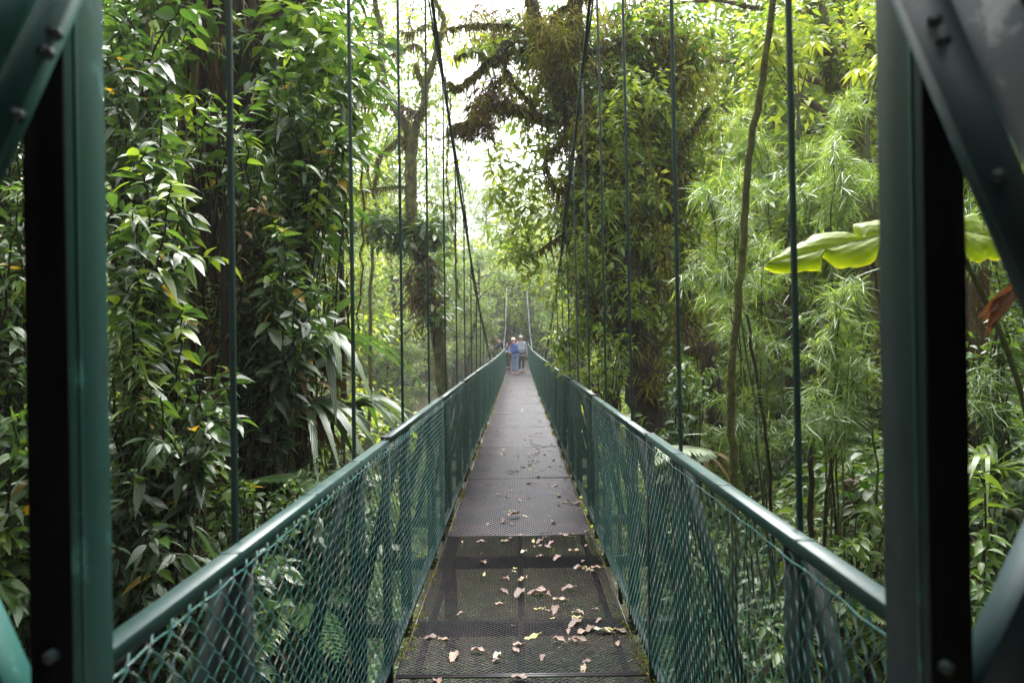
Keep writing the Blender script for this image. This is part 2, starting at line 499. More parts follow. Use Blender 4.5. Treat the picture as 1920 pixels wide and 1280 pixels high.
def limb(mb, pts, r0, r1, n=8, k=4, rough=0.12, wob=0.0):
    P = smooth(pts, k)
    if wob: P[1:-1] += rng.normal(0, wob, (len(P) - 2, 3))
    t = np.linspace(0, 1, len(P))
    mb.tube(P, r0 + (r1 - r0) * t, n, rough=rough, seed=rng.randint(9999))
    return P


def moss_on(mb, P, r, n, L=0.05, down=0.4):
    """tufts on a limb"""
    P = np.asarray(P); m = len(P)
    i = rng.randint(0, m - 1, n); t = rng.uniform(0, 1, n)[:, None]
    C = P[i] * (1 - t) + P[i + 1] * t
    d = rdir(n)
    ax = P[i + 1] - P[i]; ax /= np.linalg.norm(ax, axis=1)[:, None] + 1e-9
    d -= ax * (d * ax).sum(1)[:, None]
    rr = np.interp(i + t[:, 0], [0, m - 1], [r[0], r[1]]) if not np.isscalar(r) else np.full(n, r)
    C = C + d * rr[:, None] * 0.9
    D = d.copy(); D[:, 2] -= down
    s = rng.uniform(.4, 1.5, n)
    leaves(mb, T_BLADE, C, D, rdir(n), L * s, L * 0.22 * s, 0.3)


def hang_on(mb, P, n, L=0.3, W=0.02, spread=0.05):
    P = np.asarray(P); m = len(P)
    i = rng.randint(0, m - 1, n); t = rng.uniform(0, 1, n)[:, None]
    C = P[i] * (1 - t) + P[i + 1] * t + rng.normal(0, spread, (n, 3))
    D = rng.normal(0, .18, (n, 3)); D[:, 2] = -1
    s = rng.uniform(.2, 1.2, n) ** 1.5
    leaves(mb, T_BLADE, C, D, rdir(n), L * s, W * (0.5 + s), 0.0)


# ------------------------------------------------------------------ terrain
def hgt(x, y):
    x = np.asarray(x, float); y = np.asarray(y, float)
    s = lambda a, b, v: np.clip((v - a) / (b - a), 0, 1) ** 2 * (3 - 2 * np.clip((v - a) / (b - a), 0, 1))
    h = -1.5 - 7.0 * s(5, 18, y) + 6.6 * s(28, 44, y) + 17 * s(46, 110, y)
    h = h + np.where(x > 0, 0.7 * s(1.5, 4.5, x) + 5.0 * s(5, 16, x) + 16 * s(12, 45, x), 0.5 * s(1.5, 5, -x) + 2.0 * s(6, 20, -x) + 10 * s(18, 60, -x))
    h = h + 2.6 * s(2.0, 7.0, x) * s(5, 14, y) * (1 - s(26, 40, y))
    h = h + 1.5 * s(1.1, 2.9, x) * s(2.0, 4.5, y) * (1 - s(9, 14, y))
    h = h + 1.2 * (1 - s(-2.5, 0.6, y)) * 1.0
    h = h + 0.25 * np.sin(x * 0.9 + 1.3) * np.cos(y * 0.7) + 0.10 * np.sin(x * 2.3 + y * 1.9)
    return h


def gz(x, y): return float(hgt(x, y))


xs = np.concatenate([np.linspace(-700, -70, 12), np.linspace(-64, -14, 26), np.linspace(-13, 13, 66), np.linspace(14, 64, 26), np.linspace(70, 700, 12)])
ys = np.concatenate([np.linspace(-500, -40, 8), np.linspace(-36, -6, 16), np.linspace(-5, 24, 75), np.linspace(25, 120, 60), np.linspace(130, 700, 12)])
XX, YY = np.meshgrid(xs, ys)
ZZ = hgt(XX, YY)
gm = MB()
nx, ny = len(xs), len(ys)
ii = np.arange(ny - 1)[:, None] * nx + np.arange(nx - 1)[None, :]
gm.add(np.stack([XX, YY, ZZ], -1).reshape(-1, 3), [np.stack([ii, ii + 1, ii + nx + 1, ii + nx], -1).reshape(-1, 4)])
tag(link('ground', gm.mesh('ground', M['ground'], True)), kind='structure')


# ------------------------------------------------------------------ footbridge
def rail_z(y):
    """height of the handrail top"""
    return CAM.z + np.interp(y, [0, 3, 12, 20, 28, 33, 38, 42, 46], [-.455, -.46, -.455, -.45, -.42, -.37, -.27, -.17, -.05])


RH = 1.15
def deck_z(y): return float(rail_z(y)) - RH


bridge = empty('suspension_footbridge', (0, 1.0, 0))
tag(bridge, 'long green steel suspension footbridge with chain-link sides running away through the forest', 'footbridge')
OFF = Vector((0, -1.0, 0))
HX = 0.64           # railing plane
PL = 2.44
Y0 = 0.96           # first panel starts
NP = 18


# expanded-metal floor sheet (origin at near edge, centre)
def floor_mesh(cw=.034, cl=.0140, along=False):
    mb = MB()
    nxr = int(1.20 / cw); nyr = int(2.42 / cl)
    hw, th, tilt = (0.0076, 0.0040, -0.0024)
    V, Fq = [], []
    # every strand between nodes (i, j) on a diamond lattice
    I, J = np.meshgrid(np.arange(nxr * 2), np.arange(nyr), indexing='ij')
    I = I.ravel(); J = J.ravel()
    up = (I + J) % 2 == 0
    x0 = -0.60 + I * cw / 2; x1 = x0 + cw / 2
    y0 = J * cl + np.where(up, 0, cl); y1 = J * cl + np.where(up, cl, 0)
    n = len(I)
    a = np.stack([x0, y0, np.zeros(n)], 1); b = np.stack([x1, y1, np.zeros(n)], 1)
    o = np.array([0.0062, 0, .0034]) if along else np.array([0, hw, tilt])
    top = [a - o, b - o, b + o, a + o]
    low = [p - np.array([0, 0, th]) for p in (a - o, b - o, b + o, a + o)]
    VV = np.stack(top + low, 1).reshape(-1, 3)
    k = (np.arange(n) * 8)[:, None]
    fs = [k + np.array(q) for q in ([0, 1, 2, 3], [0, 4, 5, 1], [3, 2, 6, 7])]
    mb.add(VV, [np.concatenate(fs)])
    # edge flats
    for sx in (-1, 1):
        mb.box((sx * 0.603, PL / 2 - .01, -0.004), (0.012, 2.42, 0.012))
    mb.box((0, 0.004, 0.002), (1.21, 0.016, 0.006)); mb.box((0, PL - .016, 0.002), (1.21, 0.016, 0.006))
    return mb.mesh('floor_panel', M['deck2' if along else 'deck'], attrs=False)


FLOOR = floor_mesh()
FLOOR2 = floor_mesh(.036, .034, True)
pans = []
for k in range(NP):
    ya, yb = Y0 + k * PL, Y0 + (k + 1) * PL
    za, zb = deck_z(ya), deck_z(yb)
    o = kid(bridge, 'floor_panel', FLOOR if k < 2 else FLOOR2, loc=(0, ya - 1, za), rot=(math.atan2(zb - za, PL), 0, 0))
    if k == 99:
        o.rotation_euler = (math.atan2(za - zb, PL), 0, PI)
        o.location = (0, yb - 1, zb)


# chain-link panel: zigzag wires, origin at near bottom corner, runs along +y, height h
def mesh_panel(h, nside, rad):
    mb = MB()
    p, q = 0.0345, 0.0345
    ncol = int((PL - 0.02) / p); nrow = int(h / q)
    sub = 2 if nside > 3 else 1
    for c in range(ncol):
        pts = []
        for j in range(nrow + 1):
            s = ((c + j) % 2)
            y = 0.01 + (c + s) * p
            pts.append((0.0035 * (1 if s else -1), y + (0.002 if s else -0.002), j * q))
            if sub == 2 and j < nrow:
                s2 = ((c + j + 1) % 2)
                y2 = 0.01 + (c + s2) * p
                ym = (y + y2) / 2
                pts.append((0.0, ym + (0.004 if s else -0.004), (j + .5) * q))
        # waviness of a hand-tied mesh
        P = np.array(pts)
        P[:, 1] += 0.0025 * np.sin(P[:, 2] * 9 + c * 0.7)
        P[:, 0] += 0.006 * np.sin(P[:, 1] * 3.1) * np.sin(P[:, 2] * 2.8)
        mb.tube(P, rad, nside, caps=False)
        # barbed twist at the top
        yt = P[-1][1]
        mb.tube([(0.0, yt - .006, nrow * q - .004), (.004, yt + .002, nrow * q + .012), (0, yt + .010, nrow * q + .020)], rad, max(3, nside - 1), caps=False)
    # tension wire
    mb.tube([(0.002 * math.sin(a * 40), .01 + a * (PL - .02), nrow * q + 0.004 + .002 * math.sin(a * 90)) for a in np.linspace(0, 1, 60)], rad * 1.1, max(3, nside), caps=False)
    return mb.mesh('chain_link', M['wire'], True, attrs=False)


CH = 1.05
CL_NEAR = mesh_panel(CH, 5, 0.0018)
CL_FAR = mesh_panel(CH, 3, 0.00115)


def handrail_mesh():
    mb = MB()
    mb.beam((0, 0.004, -0.015), (0, PL - .004, -0.015), 0.042, 0.030, 0.0015)     # rectangular hollow rail
    for t in (0.25, 0.5, 0.75):                                                 # fixing bands over the rail
        mb.box((0.0, PL * t, 0.0005), (0.045, 0.016, 0.002))
    return mb.mesh('handrail', M['rail'], attrs=False)


def post_mesh():
    mb = MB()
    mb.beam((0, 0, -1.18), (0, 0, 0.006), 0.038, 0.040, 0.0015, side=(1, 0, 0))
    mb.box((0, 0, 0.0075), (0.052, 0.046, 0.003))
    return mb.mesh('post', M['green'], attrs=False)


def low_rail_mesh():
    mb = MB()
    mb.beam((0, 0.004, 0), (0, PL - .004, 0), 0.026, 0.030, 0.002)
    return mb.mesh('bottom_rail', M['green'], attrs=False)


def toe_mesh():
    mb = MB()
    mb.beam((0, 0.01, 0), (0, PL - .01, 0), 0.005, 0.12, 0.0)
    return mb.mesh('toe_plate', M['rail'], attrs=False)


HR, PO, LR, TO = handrail_mesh(), post_mesh(), low_rail_mesh(), toe_mesh()
for s in (-1, 1):
    for k in range(NP):
        ya = Y0 + k * PL
        za, zb = float(rail_z(ya)), float(rail_z(ya + PL))
        sl = math.atan2(zb - za, PL)
        jt = (rng.uniform(-1, 1) * 0.006)
        kid(bridge, 'handrail', HR, (s * HX, ya - 1, za + jt), (sl, 0, 0))
        kid(bridge, 'chain_link_panel', CL_NEAR if k < 2 else CL_FAR, (s * (HX - 0.021), ya - 1, za - RH + 0.065), (sl, 0, 0))
        kid(bridge, 'bottom_rail', LR, (s * HX, ya - 1, za - RH + 0.05), (sl, 0, 0))
        kid(bridge, 'toe_plate', TO, (s * (HX + 0.02), ya - 1, za - RH + 0.02), (sl, 0, 0))
        kid(bridge, 'post', PO, (s * (HX - 0.001), ya - 1, za + jt * .5), (0, 0, 0))


def cable_z(y): return CAM.z + 0.0107 * (y - 24.7) ** 2 - 1.05


# suspenders with outrigger brackets, floor beams
SY = [1.67 + 1.22 * i for i in range(34)]


def bracket_mesh(s):
    mb = MB()
    mb.beam((s * .664, 0.004, -1.22), (s * .664, 0.004, -0.034), 0.065, 0.006, 0, side=(1, 0, 0))
    mb.beam((s * .685, 0.0, -0.06), (s * .97, 0.0, -1.22), 0.055, 0.008, 0, side=(1, 0, 0))
    mb.beam((s * .64, 0.012, -1.20), (s * 1.02, 0.012, -1.20), 0.006, 0.07, 0, side=(0, 1, 0))
    return mb.mesh('outrigger', M['green'], attrs=False)


BR = {-1: bracket_mesh(-1), 1: bracket_mesh(1)}
fb = MB(); fb.beam((-1.0, 0, -0.055), (1.0, 0, -0.055), 0.05, 0.08, 0.004, side=(0, 1, 0)); FB = fb.mesh('floor_beam', M['beam'], attrs=False)
for y in SY:
    kid(bridge, 'floor_beam', FB, (0, y - 1, deck_z(y) - 0.005))
st_ = MB()
for sx in (-.52, 0.0, .52):
    for k in range(NP * 2):
        ya = Y0 + k * PL / 2
        st_.beam((sx, ya - 1, deck_z(ya) - 0.03), (sx, ya + PL / 2 - 1, deck_z(ya + PL / 2) - 0.03), 0.035, 0.02)
kid(bridge, 'stringer', st_.mesh('stringer', M['beam'], attrs=False))
for s in (-1, 1):
    for i, y in enumerate(SY):
        kid(bridge, 'outrigger', BR[s], (0, y - 1, float(rail_z(y))))
        zt = float(cable_z(y)); zb = deck_z(y) - .05
        if zt < zb + .3: zt = zb + .3
        mb = MB()
        xt = s * (0.656 - .012 * (zt - 1.2) / 4) + rng.uniform(-.006, .006)
        xb = s * 0.678
        dy = rng.uniform(-.02, .02)
        pp = [Vector((xb, y - 1, zb)), Vector((xb + (xt - xb) * .3, y - 1 + dy * .4, zb + (zt - zb) * .3 + .001)), Vector((xb + (xt - xb) * .68 + s * .004, y - 1 + dy, zb + (zt - zb) * .68)), Vector((xt, y - 1 + dy, zt))]
        mb.tube(smooth(pp, 3), 0.0082, 8, rough=0.03, seed=i)
        so = kid(bridge, 'suspender', mb.mesh('suspender', M['rod'], True, attrs=False))
        cb = MB()
        cb.box((xt, y - 1 + dy, zt - .015), (0.03, 0.035, 0.055))
        for q in (0, 1, 2):
            cb.tube([(xt - s * .012, y - 1 + dy + .012 * (q - 1), zt - .06 - q * .03), (xt - s * .042, y - 1 + dy + .012 * (q - 1), zt - .06 - q * .03)], 0.004, 5)
            cb.tube([(xt, y - 1 + dy, zt - .055 - q * .03), (xt, y - 1 + dy, zt - .067 - q * .03)], 0.013, 6)
        kid(so, 'clamp', cb.mesh('clamp', M['cable'], attrs=False))
    mb = MB()
    yy = np.linspace(0.9, 45.5, 110)
    mb.tube([(s * (0.656 - .012 * (cable_z(y) - 1.2) / 4), y - 1, max(float(cable_z(y)), -3) + .004 * math.sin(y * 5)) for y in yy], 0.0145, 8)
    mb.tube([(s * (0.656 - .012 * (cable_z(y) - 1.2) / 4) + s * .026 * math.cos(y * 1.1), y - 1, float(cable_z(y)) + .026 * math.sin(y * 1.1)) for y in yy], 0.0085, 6)
    kid(bridge, 'main_cable', mb.mesh('main_cable', M['cable'], True, attrs=False))
mb = MB()
for s in (-1, 1):     # small wire tails, tied ends dangling from the left cable as in the photo
    for y in (6.4, 7.6, 9.0):
        z = cable_z(y)
        mb.tube(smooth([(s * .655, y - 1, z), (s * .60, y - 1.02, z - .05), (s * .615, y - 1, z - .28), (s * .60, y - .98, z - .42)], 4), 0.0035, 4)
kid(bridge, 'tie_wire', mb.mesh('tie_wire', M['cable'], attrs=False))

# ------------------------------------------------------------------ near gate frame
gate = empty('bridge_gate_frame', (0, .9, -.4))
tag(gate, 'dark green steel lattice gate frame close to the camera, framing both sides of the view', 'gate frame')
GO = Vector((0, -.9, .4))


def gpart(name, mb, mat):
    return kid(gate, name, mb.mesh(name, M[mat], attrs=False))


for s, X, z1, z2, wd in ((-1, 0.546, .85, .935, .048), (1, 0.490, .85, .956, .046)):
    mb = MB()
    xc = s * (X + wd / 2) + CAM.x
    mb.beam(Vector((xc, (z1 + z2) / 2, -.45)) + GO, Vector((xc, (z1 + z2) / 2, 5.5)) + GO, wd, z2 - z1, 0.0012)
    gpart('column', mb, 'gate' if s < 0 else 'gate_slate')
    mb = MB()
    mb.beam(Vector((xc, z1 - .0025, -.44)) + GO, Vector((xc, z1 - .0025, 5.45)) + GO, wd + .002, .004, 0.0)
    gpart('shade_plate', mb, 'black')  # added plate: its near-black colour stands for shade on the column front
    # weld seam line between the two angles that make the column
    mb = MB()
    mb.beam(Vector((s * X + CAM.x - s * .0015, z1 + .02, -.4)) + GO, Vector((s * X + CAM.x - s * .0015, z1 + .02, 5.4)) + GO, 0.003, .004)
    gpart('weld_seam', mb, 'gate')


def gbeam(name, p, q, Y, wd, dp, mat, roll=0.0):
    a, b = at(p[0], p[1], Y), at(q[0], q[1], Y)
    mb = MB()
    d = (b - a).normalized(); sd_ = Matrix.Rotation(roll, 3, d) @ d.cross(Vector((0, 1, 0)))
    mb.beam(a + GO, b + GO, wd, dp, 0.0012, side=sd_)
    gpart(name, mb, mat)


# braces go outwards from each column
BROLL = R(28)
gbeam('brace', (150, -110), (-150, 560), .815, .051, .02, 'gate')
gbeam('brace', (98, -160), (-162, 330), .79, .056, .012, 'gate')
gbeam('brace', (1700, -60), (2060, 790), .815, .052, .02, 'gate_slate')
gbeam('brace', (1772, -130), (2078, 455), .80, .070, .008, 'gate_lit_worn', BROLL)
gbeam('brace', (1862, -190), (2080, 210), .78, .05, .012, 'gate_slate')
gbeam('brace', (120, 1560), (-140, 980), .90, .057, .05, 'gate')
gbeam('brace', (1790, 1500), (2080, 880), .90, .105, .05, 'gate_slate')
for px, py, Yb_ in ((100, 60, .803), (84, 96, .803), (1752, 40, .803), (1768, 76, .803), (1872, 330, .803), (30, 215, .803), (95, 1230, .84), (1775, 1250, .84)):
    c = at(px, py, Yb_) + GO
    mb = MB()
    mb.tube([(c.x, c.y - .004, c.z), (c.x, c.y + .008, c.z)], .0085, 6)
    mb.tube([(c.x, c.y - .006, c.z), (c.x, c.y + .006, c.z)], .0045, 8)
    gpart('bolt', mb, 'gate_slate')
for s in (-1, 1):
    mb = MB()
    mb.beam(Vector((s * 0.98, .9, -.45)) + GO, Vector((s * 0.98, .9, 5.5)) + GO, .05, .08, 0.004)
    gpart('column', mb, 'gate')
mb = MB()
mb.beam(Vector((-1.0, .9, 5.4)) + GO, Vector((1.0, .9, 5.4)) + GO, .08, .08, 0.004, side=(0, 1, 0)); gpart('crossbeam', mb, 'gate')
mb = MB(); mb.beam(Vector((-.54, .9, 3.9)) + GO, Vector((.5, .9, 3.9)) + GO, .06, .06, 0.004, side=(0, 1, 0)); gpart('crossbeam', mb, 'gate')
# approach slab behind the camera
mb = MB(); mb.box((0, -0.35, -0.07), (1.6, 2.5, 0.10)); 
tag(link('concrete_landing', mb.mesh('landing', noise_mat('concrete', [(0.3, (.12, .12, .11)), (0.7, (.25, .24, .22))], 4, .9, .3, .01), attrs=False)), kind='structure')

# unseen, added timber shelter round the camera: keeps sky light off the near side of the gate
sh = empty('gate_shade_blocker', (0, -1.2, -.1))
tag(sh, 'added unseen timber shelter with a plank roof at the near end of the footbridge', 'blocker')
for nm, c, d in (('roof', (0, .10, 3.0), (3.6, 2.7, .06)), ('wall', (-1.7, .35, 1.3), (.05, 2.9, 3.2)), ('wall', (1.7, .35, 1.3), (.05, 2.9, 3.2)), ('wall', (0, -1.1, 1.3), (3.3, .05, 3.2)), ('floor', (0, 0.0, 0.02), (3.3, 2.1, .05))):
    mb = MB(); mb.box(c, d); kid(sh, nm, mb.mesh(nm, M['bark'], attrs=False))
# far tower
ft = empty('bridge_tower', (0, 44.6, deck_z(44.6) - 1))
tag(ft, 'slim green steel tower with a crossbeam at the far end of the footbridge', 'tower')
for s in (-1, 1):
    mb = MB(); mb.beam((s * .80, 0, -1), (s * .80, 0, 5.0), .10, .10, .006); kid(ft, 'column', mb.mesh('c', M['black'], attrs=False))
for z in (4.9,):
    mb = MB(); mb.beam((-.74, 0, z), (.74, 0, z), .05, .05, .003, side=(0, 1, 0)); kid(ft, 'crossbeam', mb.mesh('x', M['black'], attrs=False))


# ================================================================== vegetation
import zlib
def veg(name, loc, label, cat, group=None):
    rng.seed(zlib.crc32(label.encode()) & 0x7fffffff)
    return tag(empty(name, loc), label, cat, group)


def fin(root, name, mb, mat, smooth_=False):
    """mesh collected in world space -> child of root"""
    o = np.array(root.location, np.float32)
    for v in mb.v: v -= o
    return kid(root, name, mb.mesh(name, M[mat], smooth_))


def inell(E, n, Y0_, Y1_):
    """n world points whose photo positions fall in the ellipses E=(cx,cy,rx,ry[,weight]) with depth Y0..Y1"""
    E = np.array([(e + (1,))[:5] if len(e) == 4 else e for e in E], float)
    a = E[:, 2] * E[:, 3] * E[:, 4]
    k = rng.choice(len(E), n, p=a / a.sum())
    r = np.sqrt(rng.uniform(0, 1, n)); t = rng.uniform(0, 2 * PI, n)
    px = E[k, 0] + E[k, 2] * r * np.cos(t); py = E[k, 1] + E[k, 3] * r * np.sin(t)
    Y = rng.uniform(Y0_, Y1_, n)
    return np.array([tuple(at(px[i], py[i], Y[i])) for i in range(n)])


SZ = 1.0


def leafy_shoots(root, base, tips, spec, stem_mat='stem', leaf_name='foliage', leaf_mat_='broad', stem_r=0.008, T=None, tonebias=0.0):
    """stems curving from base to each tip, pointed leaves alternating along the outer part"""
    ms, ml = MB(), MB()
    L0, W0, sp = spec
    PP, DD, UU, LL, TT, DR = [], [], [], [], [], []
    for b, tip in zip(base, tips):
        b = np.array(tuple(b)); tip = np.array(tuple(tip))
        ln = np.linalg.norm(tip - b)
        out = tip - b; 
        P = curve(b, tip, sag=0.22 * ln * rng.uniform(.6, 1.4), n=9, wob=0.015 * ln)
        rr = np.linspace(stem_r * rng.uniform(.8, 1.6), stem_r * .35, 9)
        ms.tube(P, rr, 5, caps=False)
        sp2 = sp * .78
        m = max(4, int(ln * rng.uniform(.65, .95) / sp2))
        tpos = np.linspace(1.0, max(0.12, 1 - m * sp2 / ln), m)
        X = np.stack([np.interp(tpos, np.linspace(0, 1, 9), P[:, i]) for i in range(3)], 1)
        dirv = (P[-1] - P[-3]); dirv /= np.linalg.norm(dirv); dirv[2] = dirv[2] * rng.uniform(.2, 1.) - rng.uniform(-.2, .3); dirv /= np.linalg.norm(dirv)
        side = np.cross(dirv, [0, 0, 1]); side /= np.linalg.norm(side) + 1e-6
        sg = np.where(np.arange(m) % 2 == 0, 1, -1)[:, None]
        D = side[None] * sg * rng.uniform(.5, 1.0, (m, 1)) + dirv[None] * rng.uniform(.3, .8, (m, 1)) + rng.normal(0, .38, (m, 3))
        D[:, 2] -= rng.uniform(-.35, .7, m)
        D[0] = dirv + [0, 0, -.3]
        U = np.tile([0, 0, 1.0], (m, 1)) + rng.normal(0, .5, (m, 3))
        tone = np.clip(rng.beta(2.2, 2.6) + tonebias, 0, 1)
        PP.append(X); DD.append(D); UU.append(U)
        LL.append(L0 * rng.uniform(.55, 1.15, m) * np.linspace(.6, 1, m) ** .5); TT.append(np.clip(tone + rng.normal(0, .12, m) + np.linspace(.15, -.05, m), 0, .96))
        DR.append(rng.uniform(.15, .5, m))
    P, D, U, L, t, dr = [np.concatenate(x) for x in (PP, DD, UU, LL, TT, DR)]
    yl = rng.uniform(0, 1, len(t)) < .012
    t[yl] = 1.0
    L = L * rng.uniform(.6, 1.08, len(L)) * SZ
    leaves(ml, T or T_HI, P, D, U, L, L * W0 * .9 * rng.uniform(.85, 1.2, len(L)), dr, t)
    fin(root, 'stem', ms, stem_mat, True)
    return fin(root, leaf_name, ml, leaf_mat_, True)


# ---- the great dark trunk on the left, hung with climbers
Yt = 6.6
t1 = veg('jungle_tree', tuple(at(455, 1000, Yt)), 'huge dark tree trunk wrapped in roots and climbers on the left of the footbridge', 'tree')
mb = MB()
base_pts = [(470, 1750), (462, 1250), (452, 950), (445, 700), (450, 480), (440, 250), (430, 60), (425, -250), (420, -500)]
Pt = limb(mb, ats(base_pts, Yt), .46, .34, 18, 5, .10)
limb(mb, ats([(440, 250), (520, 90), (585, -60), (640, -300)], Yt), .20, .14, 12, 4)
limb(mb, ats([(430, 300), (330, 120), (270, -60), (200, -300)], Yt), .16, .10, 12, 4)
fin(t1, 'trunk', mb, 'bark', True)
mb = MB()
for k in range(34):
    a = rng.uniform(0, 2 * PI); rr_ = rng.uniform(.40, .56)
    pts = []
    a0 = a
    for q in np.linspace(0, 1, 9):
        c = Pt[int(q * (len(Pt) - 1))]
        a0 += rng.normal(0, .16)
        pts.append(c + np.array([math.cos(a0) * rr_ * (1 - .22 * q), math.sin(a0) * rr_ * (1 - .22 * q), 0]))
    r0 = rng.uniform(.012, .055)
    limb(mb, pts, r0, r0 * .6, 6, 3)
for k in range(26):
    p = at(rng.uniform(360, 620), rng.uniform(-200, 150), Yt - rng.uniform(.2, .7))
    q = p + Vector((rng.uniform(-.2, .2), rng.uniform(-.1, .1), -rng.uniform(.8, 3.2)))
    limb(mb, [p, (p + q) / 2 + Vector((rng.uniform(-.08, .08), 0, 0)), q], rng.uniform(.004, .012), .003, 4, 4)
fin(t1, 'aerial_root', mb, 'bark', True)
mb = MB()
hang_on(mb, Pt + np.array([0, -.35, 0]), 1500, .45, .02, .25)
moss_on(mb, Pt, (.46, .34), 3000, .07, .8)
fin(t1, 'hanging_moss', mb, 'brown')
mb = MB()
C = inell([(560, 120, 130, 120), (600, 260, 90, 100), (290, 60, 90, 110), (240, 160, 60, 130), (560, 380, 80, 80)], 130, 5.4, 8.2)
clumps(mb, C, .30, 34, T_MID, .155, .07, .7, .3)
C = inell([(330, 0, 180, 90), (560, 0, 120, 80)], 40, 6, 9)
clumps(mb, C, .35, 34, T_MID, .15, .07, .7, .3)
fin(t1, 'crown', mb, 'dull', True)

# ---- broad-leaved shrubs filling the left side; each is stems + pointed glossy leaves
def shrub(name, label, basepx, E, nst, Y, spec, dY=.5, group=None, mat='broad', stemm='darkstem', tb=0.0, T=None, cat='shrub'):
    b0 = at(basepx[0], basepx[1], Y)
    root = veg(name, tuple(b0), label, cat, group)
    tips = inell(E, nst, Y - dY, Y + dY)
    bases = np.array([tuple(b0)] * nst) + rng.normal(0, .10, (nst, 3))
    # stems leave a common stalk at different heights
    tf = rng.uniform(.0, .6, nst)[:, None]
    mid = tips.mean(0)
    bases = bases * (1 - tf) + (mid + (tips - mid) * .25 - [0, 0, .25]) * tf
    if mat == 'broad' and tb == 0: tb = rng.uniform(-.28, .1)
    if mat == 'broad':
        q_ = rng.uniform(.6, 1.12); spec = (spec[0] * q_, spec[1] * rng.uniform(.8, 1.15), spec[2] * q_ ** .7)
    leafy_shoots(root, bases, tips, spec, stemm, 'foliage', mat, T=T, tonebias=tb)
    st = MB(); limb(st, [b0 - Vector((0, 0, 1.5)), b0, Vector(tuple(mid * .5 + np.array(tuple(b0)) * .5)), Vector(tuple(mid))], .028, .008, 7, 4)
    fin(root, 'main_stem', st, stemm, True)
    return root


shrub('broadleaf_shrub', 'tall glossy shrub with drooping pointed leaves directly right of the left gate column', (260, 1100), [(300, 480, 110, 150), (270, 330, 80, 90)], 46, 3.6, (.17, .40, .055), .5)
shrub('broadleaf_shrub', 'glossy shrub with sheen on its pointed leaves, low in front of the dark trunk', (300, 1250), [(330, 740, 130, 90), (400, 800, 90, 60)], 36, 3.4, (.17, .42, .055), .4)
shrub('broadleaf_shrub', 'shrub with long grey-green leaves at the foot of the left gate column', (240, 1450), [(270, 930, 80, 130), (300, 1060, 100, 90)], 44, 3.2, (.17, .42, .06), .4)
shrub('broadleaf_shrub', 'leafy shrub pushing out beside the first suspender rod on the left', (480, 1150), [(540, 470, 70, 100), (570, 580, 80, 60)], 36, 4.6, (.18, .42, .06), .5)
shrub('broadleaf_shrub', 'shrub hanging in layered sprays right of the dark trunk below the sky gap', (560, 900), [(590, 300, 70, 110), (560, 160, 60, 80)], 40, 5.2, (.20, .45, .065), .6, tb=.08)
shrub('broadleaf_shrub', 'pale sprays of fresh yellow-green leaves across the dark trunk', (420, 500), [(430, 190, 110, 50), (400, 240, 90, 40)], 18, 4.4, (.15, .36, .055), .3, tb=.35)
shrub('broadleaf_shrub', 'upper left shrub with dark leaves against bright gaps of sky', (250, 700), [(255, 150, 70, 130), (300, 260, 60, 80)], 34, 4.2, (.18, .42, .06), .5)
shrub('broadleaf_shrub', 'shrub with pale veined leaves low behind the left railing', (420, 1500), [(430, 960, 110, 90), (520, 930, 70, 60)], 46, 4.0, (.16, .44, .055), .4)
shrub('broadleaf_shrub', 'shrub seen through the chain-link at the lower left corner', (330, 1800), [(340, 1190, 110, 90), (480, 1130, 90, 90)], 44, 3.4, (.15, .45, .055), .4)
shrub('broadleaf_shrub', 'shrub seen through the second chain-link panel on the left', (640, 1500), [(600, 1030, 70, 90), (670, 960, 50, 80)], 40, 4.6, (.14, .45, .055), .5)
shrub('broadleaf_shrub', 'leaves at the left edge of the photo beyond the gate brace', (20, 1300), [(20, 640, 50, 150), (30, 440, 40, 120)], 30, 3.2, (.18, .40, .06), .3)
shrub('broadleaf_shrub', 'broad grey sheened leaves low at the left edge of the photo', (20, 1600), [(30, 880, 50, 130), (30, 1060, 50, 110)], 34, 2.9, (.19, .44, .06), .3)
shrub('broadleaf_shrub', 'dim shrub filling the shade left of the great trunk', (300, 1200), [(270, 600, 80, 160), (250, 300, 70, 160)], 36, 5.6, (.18, .42, .07), .7)
shrub('broadleaf_shrub', 'dim shrub behind the lower leaves left of the first suspender rod', (330, 1400), [(340, 920, 130, 100), (300, 1080, 120, 120)], 44, 4.9, (.17, .42, .065), .6)
shrub('broadleaf_shrub', 'shaded shrub between the great trunk and the strap-leaved plant', (560, 1250), [(580, 690, 60, 100), (540, 840, 60, 50)], 26, 5.6, (.17, .42, .065), .6)

shrub('heart_leaf_vine', 'climber with large bright heart-shaped leaves against the sky left of the second rod', (640, 500), [(620, 110, 40, 80), (640, 260, 30, 90), (600, 330, 40, 50)], 24, 6.2, (.17, .72, .10), .4, mat='lime', tb=-.1, cat='vine')
shrub('heart_leaf_vine', 'climber with broad dark heart-shaped leaves at the top left beside the column', (240, 400), [(250, 60, 50, 60), (330, 60, 60, 50)], 18, 4.6, (.16, .70, .09), .3, mat='dull', cat='vine')
shrub('small_leaf_shrub', 'fine small-leaved shrub in the middle of the left thicket', (470, 1000), [(480, 620, 80, 90), (430, 560, 80, 60)], 60, 4.9, (.075, .42, .028), .4, mat='dull', tb=.05)
shrub('small_leaf_shrub', 'small-leaved shrub brushing the left railing near the second panel', (600, 1200), [(620, 880, 60, 50), (560, 960, 60, 50)], 50, 4.8, (.07, .42, .026), .4, mat='dull', tb=.1)
shrub('small_leaf_shrub', 'sparse twiggy shrub with small lime leaves in the gap below the left branches', (640, 700), [(610, 430, 50, 60), (640, 520, 40, 50)], 46, 8.0, (.09, .42, .04), .6, mat='lime')
